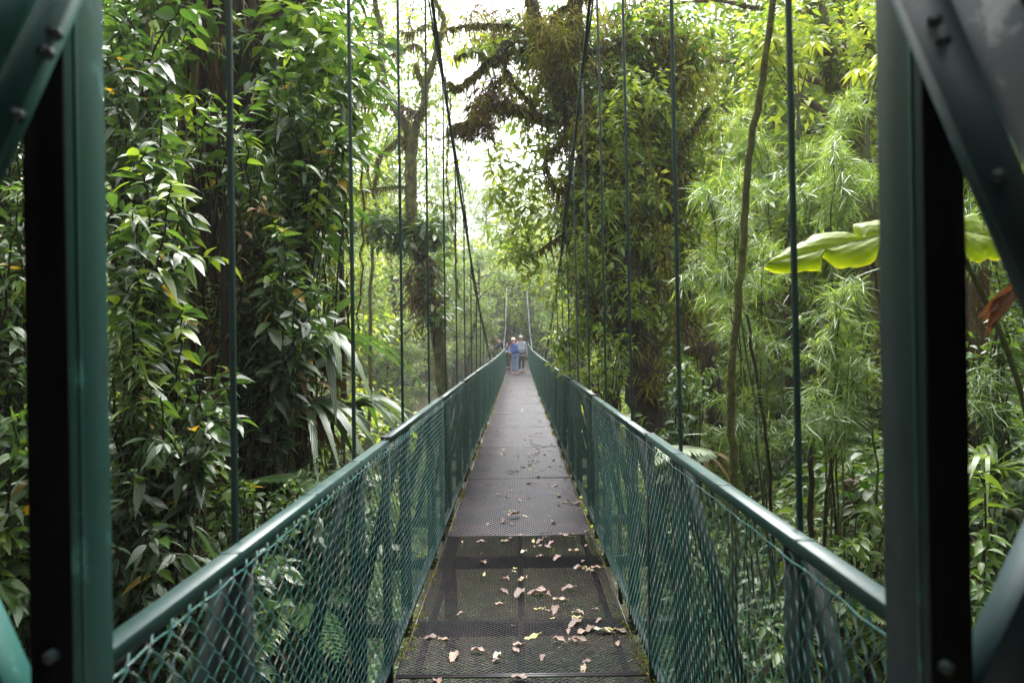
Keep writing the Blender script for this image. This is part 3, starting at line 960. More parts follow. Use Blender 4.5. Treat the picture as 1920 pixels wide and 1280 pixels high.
shrub('withered_shrub', 'brown withered leaves caught in the thicket at mid height on the left', (360, 900), [(330, 660, 120, 60), (560, 740, 60, 60), (500, 420, 60, 60)], 16, 4.6, (.12, .40, .07), .5, mat='brown', tb=.2)
shrub('broadleaf_shrub', 'dark leaves at the upper left edge of the photo under the gate brace', (10, 900), [(10, 250, 50, 100), (20, 120, 40, 60)], 34, 4.4, (.17, .40, .06), .5)
shrub('lance_leaf_shrub', 'narrow lance-leaved shrub mixed into the left thicket beside the first rod', (520, 1100), [(500, 480, 70, 140), (470, 330, 60, 80)], 36, 4.7, (.16, .20, .035), .4, mat='dull', tb=-.05)
shrub('lance_leaf_shrub', 'narrow lance-leaved shrub close behind the left gate column', (240, 1300), [(250, 620, 40, 120), (260, 800, 50, 80)], 34, 3.3, (.14, .20, .03), .3, mat='dull', tb=.1)
# thin mossy saplings and dark stems standing among the shrubs on the left
for k, (pts, Y, r0, lab) in enumerate([
        ([(300, 1500), (305, 1000), (312, 800), (318, 640), (322, 520)], 4.5, .045, 'thin mossy sapling with shaggy bark left of the great trunk'),
        ([(245, 1500), (243, 1100), (238, 900), (246, 700), (250, 500)], 5.0, .05, 'slim dark sapling just right of the left gate column'),
        ([(385, 1500), (380, 1120), (396, 950), (400, 800)], 4.4, .03, 'slender dark stem standing by the first suspender rod'),
        ([(560, 1500), (545, 1150), (536, 900), (520, 700)], 6.0, .05, 'dark leaning sapling in the shade right of the great trunk')]):
    P0 = ats(pts, Y)
    root = veg('sapling', tuple(P0[0]), lab, 'sapling')
    mb = MB(); P = limb(mb, P0, r0, r0 * .6, 9, 5, .12, .01); fin(root, 'trunk', mb, 'mossbark' if k == 0 else 'bark', True)
    mb = MB(); moss_on(mb, P, (r0, r0 * .6), 1600, .045, .9); fin(root, 'moss', mb, 'moss')
# woody lianas on the left
for pts, Y, r0, lab in [([(683, -60), (681, 100), (679, 250), (677, 420), (674, 620)], 8.5, .014, 'pale mossy liana hanging straight down beside the second suspender rod'),
                        ([(630, 330), (622, 450), (628, 540), (618, 640)], 9.0, .012, 'short mossy liana hanging below the left branches'),
                        ([(1250, 420), (1262, 560), (1275, 680), (1310, 800)], 7.5, .016, 'pale yellowish liana slanting down right of the moss-laden tree'),
                        ([(1210, 210), (1218, 300), (1232, 420), (1236, 520)], 8.6, .012, 'thin knotted liana hanging in front of the moss-laden tree'),
                        ([(845, 180), (838, 330), (852, 440), (860, 560)], 9.5, .008, 'thread-like dark liana beside the left main cable')]:
    P0 = ats(pts, Y)
    root = veg('liana', tuple(P0[0]), lab, 'liana')
    mb = MB(); P = limb(mb, P0, r0, r0 * .8, 6, 7, .1, .02); fin(root, 'stem', mb, 'mossbark', True)
    mb = MB(); moss_on(mb, P, r0, 900, .035, .7); fin(root, 'moss', mb, 'moss')

# ---- strap-leaved plant (bromeliad-like) at the left railing
def strap_plant(name, label, c, n, L, W, mat='dull', up=.9, cat='plant', group=None, droop=.9, az=None, dead=0, spread=1.0, T=None):
    root = veg(name, tuple(c), label, cat, group)
    mb = MB()
    a = rng.uniform(0, 2 * PI, n) if az is None else rng.uniform(az[0], az[1], n)
    D = np.stack([np.cos(a) * spread, np.sin(a) * spread, rng.uniform(up * .3, up * 1.4, n)], 1)
    P = np.tile(np.array(tuple(c)), (n, 1)) + rng.normal(0, .015, (n, 3))
    Ls = L * rng.uniform(.55, 1.15, n)
    leaves(mb, T or T_STRAP, P, D, np.tile([0, 0, 1.0], (n, 1)) + rng.normal(0, .2, (n, 3)), Ls, W * rng.uniform(.7, 1.2, n), rng.uniform(.5, 1.3, n) * droop)
    fin(root, 'foliage', mb, mat, True)
    if dead:
        mb = MB()
        D = rng.normal(0, .35, (dead, 3)); D[:, 2] = -1
        leaves(mb, T_STRAP, np.tile(np.array(tuple(c)), (dead, 1)) + rng.normal(0, .03, (dead, 3)), D, rdir(dead), L * .6 * rng.uniform(.5, 1.2, dead), W * .7, .05)
        fin(root, 'dead_leaf_skirt', mb, 'brown', True)
    return root


r_ = strap_plant('strap_leaf_plant', 'large plant with long arching strap leaves right of the great trunk, above the left railing', at(600, 640, 5.4), 40, .95, .085, 'broad', .8, dead=16)
r_ = strap_plant('strap_leaf_plant', 'second cluster of drooping strap leaves lower down, nearer the left railing', at(575, 760, 5.2), 26, .85, .075, 'broad', .5, dead=22)
r_ = strap_plant('strap_leaf_plant', 'strap-leaved plant in the dip behind the left railing near the second rod', at(660, 760, 6.0), 24, .8, .075, 'dull', .5)

# ---- ferns
def fern(name, label, c, nf, L, az, tone=None, group=None, up=.6, mat='fern', dense=22, wl=.20):
    root = veg(name, tuple(c), label, 'fern', group)
    mst, ml = MB(), MB()
    for k in range(nf):
        a = rng.uniform(*az); e = rng.uniform(.2, 1.0) * up
        d = np.array([math.cos(a), math.sin(a), e]); d /= np.linalg.norm(d)
        ll = L * rng.uniform(.7, 1.15)
        t = np.linspace(0, 1, 10)[:, None]
        P = np.array(tuple(c)) + d * ll * t; P[:, 2] -= (t[:, 0] ** 2) * ll * rng.uniform(.25, .6)
        mst.tube(P, np.linspace(.005, .0015, 10), 4, caps=False)
        tt = np.linspace(.10, .99, dense); X = np.stack([np.interp(tt, t[:, 0], P[:, i]) for i in range(3)], 1)
        ax = P[-1] - P[0]; ax /= np.linalg.norm(ax); sd_ = np.cross(ax, [0, 0, 1]); sd_ /= np.linalg.norm(sd_) + 1e-6
        wl_ = ll * wl * np.sin(np.pi * np.clip(tt * .85 + .15, 0, 1)) ** .7
        tn = np.clip(rng.beta(2, 2) + rng.normal(0, .06, dense), 0, 1)
        for sg in (-1, 1):
            D = sd_[None] * sg + ax[None] * .35 + np.array([0, 0, -.15]) + rng.normal(0, .05, (dense, 3))
            leaves(ml, T_BLADE, X, D, np.tile([0, 0, 1.0], (dense, 1)), wl_, ll * .9 / dense, .2, tn)
    fin(root, 'frond_stalk', mst, 'stem', True)
    fin(root, 'fronds', ml, mat, False)
    return root


fern('fern', 'small fern with curled fronds above the left railing, right of the first rod', at(590, 900, 4.6), 12, .55, (0, 2 * PI))
fern('fern', 'fern in shade beside the great trunk, higher of the ferns on the left', at(560, 770, 5.4), 10, .6, (0, 2 * PI))
fern('fern', 'fern behind the first left chain-link panel', at(560, 1130, 4.2), 14, .6, (0, 2 * PI))
fern('fern', 'fern behind the second left chain-link panel', at(640, 1040, 5.0), 14, .6, (0, 2 * PI))
fern('fern', 'fern hanging its tips at the upper right of the left thicket', at(625, 150, 6.5), 10, .7, (-1, 1.5), up=.2)
fern('tree_fern_frond_cluster', 'pale long fronds lying over the right railing below the moss-laden tree', at(1345, 850, 5.4), 9, .75, (1.8, 3.8), up=.45, dense=34, wl=.16)
fern('fern', 'fern at the foot of the bamboo behind the right railing', at(1560, 1130, 4.2), 12, .5, (0, 2 * PI))

# ---- forked mossy tree in the centre left, with epiphytes
Yf = 15.5
K = 2.783
cr = lambda *p: [(640 + x / K, y / K) for x, y in p]
t2 = veg('mossy_tree', tuple(at(835, 1000, Yf)), 'forked moss-covered tree standing in the hazy gap left of the main view', 'tree')
mb = MB(); mm = MB()
L_ = []
L_.append((limb(mb, ats([(850, 1250), (836, 900), (832, 760), (826, 690), (818, 610), (806, 560), (796, 500), (784, 440)] + cr((365, 1130), (362, 1000), (360, 860), (370, 720)), Yf), .15, .12, 12, 4), (.15, .12)))
L_.append((limb(mb, ats(cr((365, 740), (340, 670), (300, 600), (250, 500), (222, 430), (208, 300), (205, 140), (182, 60), (175, 0)) + [(700, -60)], Yf), .11, .045, 9, 4), (.11, .045)))
L_.append((limb(mb, ats(cr((208, 310), (185, 300), (150, 280), (120, 210), (90, 160), (40, 90), (0, 60)), Yf), .05, .02, 7, 4), (.05, .02)))
L_.append((limb(mb, ats(cr((375, 740), (390, 650), (430, 560), (437, 450), (460, 390), (480, 330), (500, 250), (520, 190), (535, 100), (500, 30), (470, -40)), Yf), .10, .035, 9, 4), (.10, .035)))
L_.append((limb(mb, ats(cr((435, 440), (405, 390), (390, 330)), Yf), .04, .025, 7, 3), (.04, .025)))
L_.append((limb(mb, ats(cr((350, 730), (290, 740), (250, 770), (190, 830), (182, 900), (175, 980)), Yf), .06, .02, 7, 4), (.06, .02)))
L_.append((limb(mb, ats(cr((340, 780), (300, 700), (330, 760)), Yf), .03, .02, 5, 3), (.03, .02)))
L_.append((limb(mb, ats(cr((370, 1140), (250, 1150), (130, 1170), (40, 1160), (-60, 1140)), Yf), .06, .03, 7, 4), (.06, .03)))
L_.append((limb(mb, ats(cr((355, 980), (260, 975), (150, 990), (60, 1000)), Yf), .04, .02, 7, 4), (.04, .02)))
L_.append((limb(mb, ats(cr((210, 430), (170, 410), (120, 400)), Yf), .03, .015, 6, 3), (.03, .015)))
L_.append((limb(mb, ats(cr((390, 600), (330, 560), (230, 545), (120, 548), (30, 555)), Yf), .035, .015, 6, 4), (.035, .015)))
L_.append((limb(mb, ats(cr((470, 360), (400, 235), (340, 250), (250, 290)), Yf), .02, .012, 6, 4), (.02, .012)))
L_.append((limb(mb, ats(cr((525, 180), (440, 130), (370, 170), (300, 160)), Yf), .022, .010, 6, 4), (.02, .012)))
fin(t2, 'trunk', mb, 'mossbark', True)
for P, r in L_:
    moss_on(mm, P, r, int(900 * max(.3, r[0] / .1)), .075, .9)
    hang_on(mm, P, 60, .22, .03, .03)
fin(t2, 'moss', mm, 'moss')
mb = MB()
C = inell([(795, 480, 38, 34), (790, 420, 45, 25), (770, 440, 60, 20), (812, 560, 28, 40), (730, 420, 50, 18)], 44, Yf - .5, Yf + .5)
clumps(mb, C, .26, 30, T_LO, .24, .10, .8, .2)
fin(t2, 'epiphyte_foliage', mb, 'dull')
mb = MB()
C = inell([(790, 500, 24, 50), (805, 560, 20, 60), (770, 205, 18, 10), (770, 610, 8, 60)], 40, Yf - .35, Yf + .2)
clumps(mb, C, .16, 26, T_BLADE, .26, .035, 1, .6)
fin(t2, 'dead_leaf_skirt', mb, 'brown')
mb = MB()
C = inell([(700, 120, 90, 110), (790, 130, 80, 110), (720, 240, 80, 60), (690, 380, 70, 60), (820, 250, 50, 80), (750, 40, 120, 50)], 260, Yf + .2, Yf + 3.5)
clumps(mb, C, .30, 11, T_LO, .17, .07, .7, .2, shell=.4)
fin(t2, 'crown', mb, 'lime')

tw = veg('slender_tree', tuple(at(700, 900, 18)), 'slender branching tree with sparse twigs across the pale sky gap', 'tree')
mb = MB(); TP = []
for pts, r0 in [([(690, 1000), (694, 600), (700, 400), (688, 220), (700, 60), (706, -80)], .055), ([(697, 330), (740, 240), (800, 200), (850, 170)], .022), ([(690, 260), (650, 190), (640, 110), (655, 20)], .025),
                ([(694, 160), (750, 110), (790, 60), (840, 20)], .018), ([(700, 400), (640, 340), (600, 330), (560, 300)], .022), ([(760, 230), (800, 260), (850, 265), (880, 300)], .012), ([(740, 115), (770, 60), (775, 0)], .012), ([(697, 450), (740, 400), (800, 380), (860, 390)], .02)]:
    TP.append(limb(mb, ats(pts, 18), r0, r0 * .35, 6, 5, .1, .04))
for P in TP:
    for _ in range(14):
        a = P[rng.randint(2, len(P))]; b = a + rng.normal(0, .55, 3); mb.tube(curve(a, b, .1, 5, .05), np.linspace(.010, .003, 5), 4, caps=False)
fin(tw, 'trunk', mb, 'mossbark', True)
mb = MB(); C = np.concatenate(TP); C = C[C[:, 2] > 1.5]; C = np.repeat(C, 3, 0) + rng.normal(0, .5, (len(C) * 3, 3))
clumps(mb, C, .30, 9, T_LO, .15, .06, .7, .25, shell=.4); fin(tw, 'crown', mb, 'lime')
mb = MB()
for P in TP: moss_on(mb, P, .03, 500, .06, .9)
fin(tw, 'moss', mb, 'moss')
# ---- moss-laden giant right of the bridge axis
Yg = 9.6
K2 = 2.782
cg = lambda *p: [(850 + x / K2, y / K2) + tuple(z) for x, y, *z in p]  # noqa
t3 = veg('moss_laden_tree', tuple(at(1240, 1000, Yg)), 'massive tree smothered in moss, epiphytes and dead leaves on the right of the footbridge', 'tree')
mb = MB(); mm = MB(); mh = MB()
G = []
def G_(pts, r0, r1, n=9, k=4): G.append((limb(mb, pts, r0, r1, n, k, .14, .012), (r0, r1)))
G_(ats([(1290, 1500), (1262, 1050), (1240, 850), (1212, 740), (1192, 640), (1172, 540), (1150, 430), (1120, 320)] + cg((700, 690), (620, 600), (575, 500), (555, 420)), Yg), .30, .15, 14, 4)
G_(ats(cg((560, 430), (520, 360), (480, 240), (430, 120), (408, 0), (400, -120)), Yg), .12, .07)
G_(ats(cg((560, 430), (605, 370), (640, 200), (630, 60), (628, -100)), Yg), .12, .07)
G_(ats(cg((480, 240), (430, 200), (380, 180), (300, 140), (210, 132), (120, 130), (30, 142), (-40, 150)), Yg), .05, .014, 7)
G_(ats(cg((470, 255), (360, 250), (280, 235), (230, 300, -.1), (190, 320), (140, 370), (100, 400), (50, 450), (10, 455), (-30, 430)), Yg), .085, .02, 8)
G_(ats(cg((190, 315), (120, 262), (60, 270), (0, 290)), Yg), .02, .008, 5)
G_(ats(cg((290, 250), (265, 340), (290, 390), (330, 460), (390, 520), (430, 590)), Yg), .035, .015, 6)
G_(ats(cg((170, 540), (150, 600), (90, 640), (20, 660), (-20, 690)), Yg), .05, .03, 7)
G_(ats(cg((570, 620), (420, 610), (300, 560), (200, 560), (160, 620)), Yg), .07, .04, 7)
G_(ats(cg((640, 300), (760, 270), (830, 250), (870, 205), (960, 200), (1060, 195), (1130, 210), (1220, 190)), Yg), .075, .02, 8)
G_(ats(cg((760, 275), (900, 260), (1040, 262), (1150, 250)), Yg), .04, .02, 7)
G_(ats(cg((740, 760), (830, 610), (920, 530), (1020, 450), (1150, 380), (1260, 300)), Yg), .05, .02, 8)
G_(ats(cg((700, 650), (800, 560), (900, 480), (1000, 420)), Yg), .03, .015, 6)
G_(ats(cg((600, 350), (520, 100), (640, 20), (740, -60)), Yg), .04, .02, 6)
G_(ats(cg((660, 640), (540, 760), (480, 860), (540, 990), (640, 960)), Yg), .04, .02, 6)
G_(ats([(1150, 430), (1110, 450), (1060, 440), (1010, 470)], Yg), .035, .012, 7)
G_(ats([(1192, 640), (1225, 560), (1260, 420), (1270, 300), (1330, 200)], Yg), .08, .03, 8)
G_(ats([(1212, 740), (1250, 700), (1290, 660), (1350, 640)], Yg), .07, .04, 8)
fin(t3, 'trunk', mb, 'bark', True)
for P, r in G:
    moss_on(mm, P, r, int(1500 * min(1.6, max(.4, r[0] / .08))), .06, 1.0)
    hang_on(mh, P, int(rng.uniform(25, 80)), .22, .016, .05)
    hang_on(mm, P, 50, .16, .014, .06)
C = inell([(905, 200, 24, 34), (935, 175, 16, 34), (890, 242, 36, 12)], 30, Yg - .3, Yg + .3)
clumps(mh, C, .08, 46, T_BLADE, .13, .018, 1, .6)
clumps(mm, C + rng.normal(0, .05, C.shape), .10, 50, T_BLADE, .08, .014, 1, .6)
C = inell([(1130, 380, 60, 250), (1200, 300, 70, 260), (1230, 560, 70, 160), (1080, 300, 50, 160), (1120, 60, 160, 70), (960, 30, 80, 40), (1250, 110, 60, 60)], 230, Yg + .05, Yg + 1.6)
clumps(mh, C, .17, 34, T_BLADE, .20, .022, 1.1, .7)
fin(t3, 'dead_moss', mh, 'brown')
fin(t3, 'moss', mm, 'moss')
mb = MB()
C = inell([(1130, 380, 80, 260), (1220, 300, 80, 260), (1240, 560, 70, 160), (1180, 90, 170, 90), (980, 50, 110, 50), (1290, 200, 60, 150), (1010, 150, 70, 70), (940, 60, 60, 40)], 470, Yg + .0, Yg + 1.8)
clumps(mb, C, .20, 46, T_BLADE, .13, .016, .9, .5)
C = inell([(1060, 100, 45, 90), (1105, 260, 35, 70), (1150, 380, 35, 90), (1010, 90, 30, 60), (1215, 690, 25, 60)], 75, Yg - .45, Yg - .12)
clumps(mb, C, .15, 46, T_BLADE, .12, .016, 1., .6)
fin(t3, 'moss', mb, 'moss')
mb = MB()
C = inell([(1130, 380, 70, 270), (1210, 260, 80, 260), (1240, 560, 70, 180), (1100, 620, 60, 80), (1180, 90, 160, 100), (1010, 60, 100, 70), (1080, 130, 60, 100)], 360, Yg - .25, Yg + 1.9)
clumps(mb, C, .22, 22, T_MID, .115, .045, .9, .3)
fin(t3, 'epiphyte_foliage', mb, 'dull', True)
mb = MB()
C = inell([(960, 300, 60, 100), (1000, 420, 70, 120), (1020, 240, 60, 70), (965, 450, 45, 40), (1060, 180, 60, 80), (1075, 560, 40, 50), (900, 90, 60, 30), (1100, 640, 60, 70), (1000, 120, 90, 60), (1150, 300, 120, 250), (1290, 300, 60, 200), (1180, 120, 130, 100)], 480, Yg - .1, Yg + 2.3)
clumps(mb, C, .20, 24, T_MID, .125, .052, .8, .25)
C = inell([(1150, 300, 70, 110), (1120, 440, 60, 70), (1190, 180, 60, 60), (1230, 420, 50, 80), (1180, 560, 40, 40)], 90, Yg - .9, Yg - .3)
clumps(mb, C, .16, 18, T_MID, .115, .045, .9, .3)
fin(t3, 'crown', mb, 'lime', True)

# ---- bamboo on the right
def bamboo(label, base, E, n, Y, dY=.5, L=.155, per=34, r=.010, group=None, tb=0):
    b0 = at(base[0], base[1], Y)
    root = veg('bamboo', tuple(b0), label, 'bamboo', group)
    ms, ml = MB(), MB()
    tips = inell(E, n, Y - dY, Y + dY)
    ctr = tips.mean(0)
    culms = []
    for q in range(max(2, n // 7)):
        b = np.array(tuple(b0)) + rng.normal(0, .16, 3) * [1, 1, .2]
        e = ctr + (tips[rng.randint(n)] - ctr) * .6 + [0, 0, rng.uniform(-.35, .15)]
        P = curve(b, e, .16 * np.linalg.norm(e - b), 16, .004 * np.linalg.norm(e - b))
        ms.tube(P, np.linspace(r * rng.uniform(.7, 1.3), .004, 16), 6, caps=False)
        for f in range(3, 15, 2):
            ms.tube([P[f] - (P[f + 1] - P[f]) * .012, P[f] + (P[f + 1] - P[f]) * .012], r * 1.25, 6)
        culms.append(P)
    allP = np.concatenate([c[5:] for c in culms])
    for tp in tips:
        dd = np.linalg.norm(allP - tp, axis=1) + rng.uniform(0, .35, len(allP)) + np.maximum(0, allP[:, 2] - tp[2]) * .6
        b = allP[dd.argmin()]
        ln = np.linalg.norm(tp - b) + 1e-3
        P = curve(b, tp, .25 * ln, 10, .01 * ln); P[-3:, 2] -= np.array([.01, .03, .07]) * ln
        ms.tube(P, np.linspace(.0038, .0014, 10), 4, caps=False)
        nn = max(3, int(ln * .9 / .085))
        tt = np.linspace(1.0, .12, nn); X = np.stack([np.interp(tt, np.linspace(0, 1, 10), P[:, i]) for i in range(3)], 1)
        ax = P[-1] - P[-4]; ax /= np.linalg.norm(ax) + 1e-6
        for x in X:
            k = rng.randint(per // 3, per)
            d = rdir(k, -.6, .85) + ax * rng.uniform(.2, .9)
            tn = np.clip(rng.beta(2.0, 2.8) + tb + rng.normal(0, .12, k), 0, 1)
            s = rng.uniform(.35, 1.3, k)
            leaves(ml, T_BLADE3, np.tile(x, (k, 1)) + rng.normal(0, .018, (k, 3)), d, np.tile([0, 0, 1.], (k, 1)) + rng.normal(0, .3, (k, 3)), L * s, .0056 * (0.6 + .5 * s), rng.uniform(.05, .45, k), tn)
    fin(root, 'culm', ms, 'stem', True)
    fin(root, 'foliage', ml, 'bamboo')
    return root


T_BLADE3 = (np.array([(-.4, 0, 0), (.4, 0, 0), (-.5, .3, 0), (.5, .3, 0), (-.45, .6, 0), (.45, .6, 0), (-.25, .85, 0), (.25, .85, 0), (0, 1, 0)]),
            [np.array([(0, 1, 3, 2), (2, 3, 5, 4), (4, 5, 7, 6)]), np.array([(6, 7, 8)])], np.array([(0, 0)] * 9))
bamboo('feathery bamboo with the brightest plume, between the first and second right rods', (1400, 1300), [(1370, 430, 100, 110), (1340, 350, 60, 60), (1330, 540, 60, 60)], 34, 5.2)
bamboo('bamboo plume arching high right of the first suspender rod on the right', (1560, 1300), [(1560, 400, 80, 90), (1590, 330, 60, 50), (1500, 330, 60, 60)], 24, 5.6)
bamboo('bamboo with drooping tips below the giant leaf', (1600, 1250), [(1560, 620, 90, 80), (1600, 540, 60, 60)], 20, 4.8)
bamboo('bamboo behind the slanting mossy trunk', (1450, 1250), [(1440, 560, 90, 120), (1380, 650, 60, 60)], 22, 5.8)
bamboo('low bamboo tuft beside the second right rod', (1420, 1250), [(1420, 780, 70, 80), (1360, 760, 60, 60)], 14, 5.4, tb=-.1)
bamboo('loose bamboo tuft beside the right gate column', (1620, 1300), [(1600, 720, 60, 80), (1540, 760, 70, 60)], 16, 4.4, tb=-.1)
bamboo('bamboo plume seen beyond the right gate column', (1870, 1350), [(1850, 700, 60, 90), (1840, 380, 60, 90)], 16, 4.4, tb=-.1)
bamboo('pale distant bamboo plume behind the others near the upper right', (1500, 1000), [(1420, 280, 120, 90), (1540, 230, 110, 90), (1620, 430, 60, 120)], 30, 7.6, L=.19, tb=.1)

# dark bamboo culms and stems standing on the right bank
for k, (pts, Y, r0, lab) in enumerate([
        ([(1380, 1500), (1378, 1100), (1378, 930), (1372, 790), (1370, 700), (1385, 560), (1394, 450), (1404, 300), (1430, 150), (1450, 0), (1462, -120)], 4.3, .025, 'slim mossy trunk bending upward between the two nearest right rods'),
        ([(1440, 1500), (1452, 1100), (1440, 850), (1425, 740), (1400, 590)], 5.2, .014, 'thin dark stem leaning left beside the bent mossy trunk'),
        ([(1520, 1600), (1524, 1100), (1520, 900), (1540, 700), (1560, 600)], 5.0, .022, 'dark bamboo culm with swollen joints behind the right railing'),
        ([(1530, 1600), (1545, 1000), (1590, 760), (1640, 620)], 5.0, .014, 'thin dark culm leaning right toward the gate column'),
        ([(1580, 1400), (1560, 900), (1556, 720)], 4.7, .010, 'straight wiry dark stem near the right gate column'),
        ([(1660, 720), (1652, 600), (1640, 510), (1630, 470)], 4.6, .016, 'black bent twig beside the right gate column'),
        ([(1850, 1200), (1830, 800), (1826, 600), (1836, 480)], 4.8, .10, 'shaded brown trunk seen beyond the right gate column'),
        ([(1610, 1500), (1604, 1000), (1598, 900)], 5.4, .09, 'rotting reddish stump behind the right railing'),
        ([(1350, 800), (1330, 700), (1322, 640)], 8.4, .12, 'dark stump in the shade behind the second right rod')]):
    P0 = ats(pts, Y)
    root = veg('sapling' if k not in (7, 8) else 'tree_stump', tuple(P0[0]), lab, 'sapling' if k not in (7, 8) else 'stump')
    mb = MB(); P = limb(mb, P0, r0, r0 * .75, 10, 5, .08, .006)
    fin(root, 'trunk', mb, ['mossbark', 'darkstem', 'darkstem', 'darkstem', 'darkstem', 'darkstem', 'brownbark', 'brownbark', 'bark'][k], True)
    mb = MB(); moss_on(mb, P, (r0, r0 * .75), [2600, 100, 100, 60, 60, 60, 800, 1500, 600][k], [.014, .02, .02, .02, .02, .02, .035, .03, .035][k], .6); fin(root, 'moss', mb, 'moss')
# bromeliad-studded trunk, upper right
Yb = 10.5
t4 = veg('mossy_tree', tuple(at(1640, 800, Yb)), 'mossy trunk carrying two spiky bromeliads at the upper right', 'tree')
mb = MB()
P = limb(mb, ats([(1700, 1000), (1650, 600), (1610, 330), (1590, 210), (1562, 150), (1550, 100), (1536, 40), (1520, -20), (1505, -120)], Yb), .20, .10, 12, 4)
P2 = limb(mb, ats([(1640, 120), (1625, 70), (1600, 30), (1560, 10)], Yb), .06, .03, 8, 4)
P3 = limb(mb, ats([(1610, 250), (1640, 200), (1660, 120), (1700, 20)], Yb), .07, .03, 8, 4)
fin(t4, 'trunk', mb, 'mossbark', True)
mb = MB(); moss_on(mb, P, (.20, .10), 3200, .07, .8); moss_on(mb, P2, (.06, .03), 600, .06, .8); moss_on(mb, P3, (.07, .03), 600, .06, .8); fin(t4, 'moss', mb, 'moss')
mb = MB(); C = inell([(1480, 60, 70, 60), (1600, 60, 80, 60), (1420, 120, 60, 90)], 90, Yb - 1, Yb + 1.5); clumps(mb, C, .25, 20, T_MID, .14, .06, .8, .2); fin(t4, 'crown', mb, 'lime', True)
for (px, py, Lb, lab) in [(1548, 82, .42, 'spiky bromeliad perched on the upper right mossy trunk, the higher one'), (1590, 185, .5, 'wide spiky bromeliad with a dead skirt low on the upper right mossy trunk'),
                          (1575, 250, .35, 'small bromeliad under the wide one on the upper right trunk')]:
    strap_plant('bromeliad', lab, at(px, py, Yb - .25), 44, Lb, .04, 'bamboo', .8, dead=26, cat='bromeliad')
for (px, py, Yq, lab) in [(796, 440, Yf - .2, 'bromeliad tuft on the forked tree where its moss ends'), (1190, 175, Yg - .5, 'bromeliad tuft high on the moss-laden tree'),
                          (1070, 130, Yg - .3, 'bromeliad in the fork of the moss-laden tree'), (1330, 60, 11, 'dark-skirted bromeliad in the foliage right of the moss-laden tree')]:
    strap_plant('bromeliad', lab, at(px, py, Yq), 30, .35, .035, 'lime', .8, dead=18, cat='bromeliad')
# a cecropia-like palmate leaf cluster
for px, py, Yq, lab in [(1495, 110, 9.4, 'pale umbrella-leaved sapling left of the bromeliad trunk'), (1625, 105, 9.0, 'pale umbrella-leaved sapling beside the right gate column')]:
    c = at(px, py, Yq)
    root = veg('umbrella_leaf_sapling', tuple(c - Vector((0, 0, 1.5))), lab, 'sapling')
    mb = MB(); mb2 = MB()
    for q in range(5):
        cc = np.array(tuple(c)) + rng.normal(0, .22, 3)
        a = np.linspace(0, 2 * PI, 9, endpoint=False)
        D = np.stack([np.cos(a), np.sin(a), np.full(9, -.25)], 1)
        leaves(mb, T_MID, np.tile(cc, (9, 1)), D, np.tile([0, 0, 1.], (9, 1)), .24, .085, .4, np.full(9, .9))
        limb(mb2, [tuple(c - Vector((0, 0, 1.5))), tuple(c - Vector((0, 0, .7))), tuple(cc)], .02, .006, 5, 4)
    fin(root, 'foliage', mb, 'lime', True); fin(root, 'stem', mb2, 'stem', True)

rng.seed(5)
# ---- giant lobed leaf hanging in from the right
def giant_leaf(root, name, base, tip, L, W, mat, nrm=(0, -.35, .9), lobes=5, seed=3, droop=.16):
    """leaf blade whose edge is cut into broad lobes; mid-rib from base to tip"""
    g = np.random.RandomState(seed)
    base = np.array(tuple(base)); tip = np.array(tuple(tip))
    D = tip - base; L = np.linalg.norm(D); D /= L
    U = np.array(nrm, float); U -= D * U.dot(D); U /= np.linalg.norm(U); S = np.cross(D, U)
    mb = MB()
    n, m = 110, 12
    for sg in (-1, 1):
        V, uv = [], []
        for i in range(n + 1):
            t = i / n
            env = W * (math.sin(PI * min(1, t * .93 + .07)) ** .55) * (1 - .25 * t)
            ph = (t * lobes + (.15 if sg > 0 else .45)) % 1
            cut = 1 - .88 * math.exp(-(abs(ph - .5) / .10) ** 1.4) * (1 if .08 < t < .72 else 0)
            h = max(.003, env * cut * (1 + .05 * math.sin(t * 31 + sg)))
            if t > .97: h *= (1 - t) / .03 + .05
            for j in range(m):
                q = j / (m - 1)
                x = sg * h * q
                lag = q ** 1.3 * h * .55          # veins sweep toward the tip
                z = .12 * W * math.sin(q * PI * .9) + .04 * W * math.sin(t * lobes * 2 * PI + sg) * q - .28 * W * q * q + .016 * W * math.sin((t * 1.2 - .65 * q) * 62)
                p = base + D * (t * L * (1 - .10) + lag * (1 - t)) + S * x + U * z
                p[2] -= droop * L * t * t
                V.append(p); uv.append((sg * q, t * 1.2 - 0.2 * q))
        V = np.array(V)
        f = [(i * m + j, i * m + j + 1, (i + 1) * m + j + 1, (i + 1) * m + j) for i in range(n) for j in range(m - 1)]
        edge = np.array([min(1, .25 + g.uniform(0, .1) + (.62 if abs(u[0]) > .93 else 0)) for u in uv])
        mb.add(V, [f], edge, uv)
    fin(root, name, mb, mat, True)
    mb = MB(); t = np.linspace(0, .97, 14)
    P = base + D[None] * (t * L * .9)[:, None]; P[:, 2] -= droop * L * t * t; P -= U * .003
    mb.tube(P, np.linspace(.007, .002, 14), 5); fin(root, 'midrib', mb, 'stem', True)


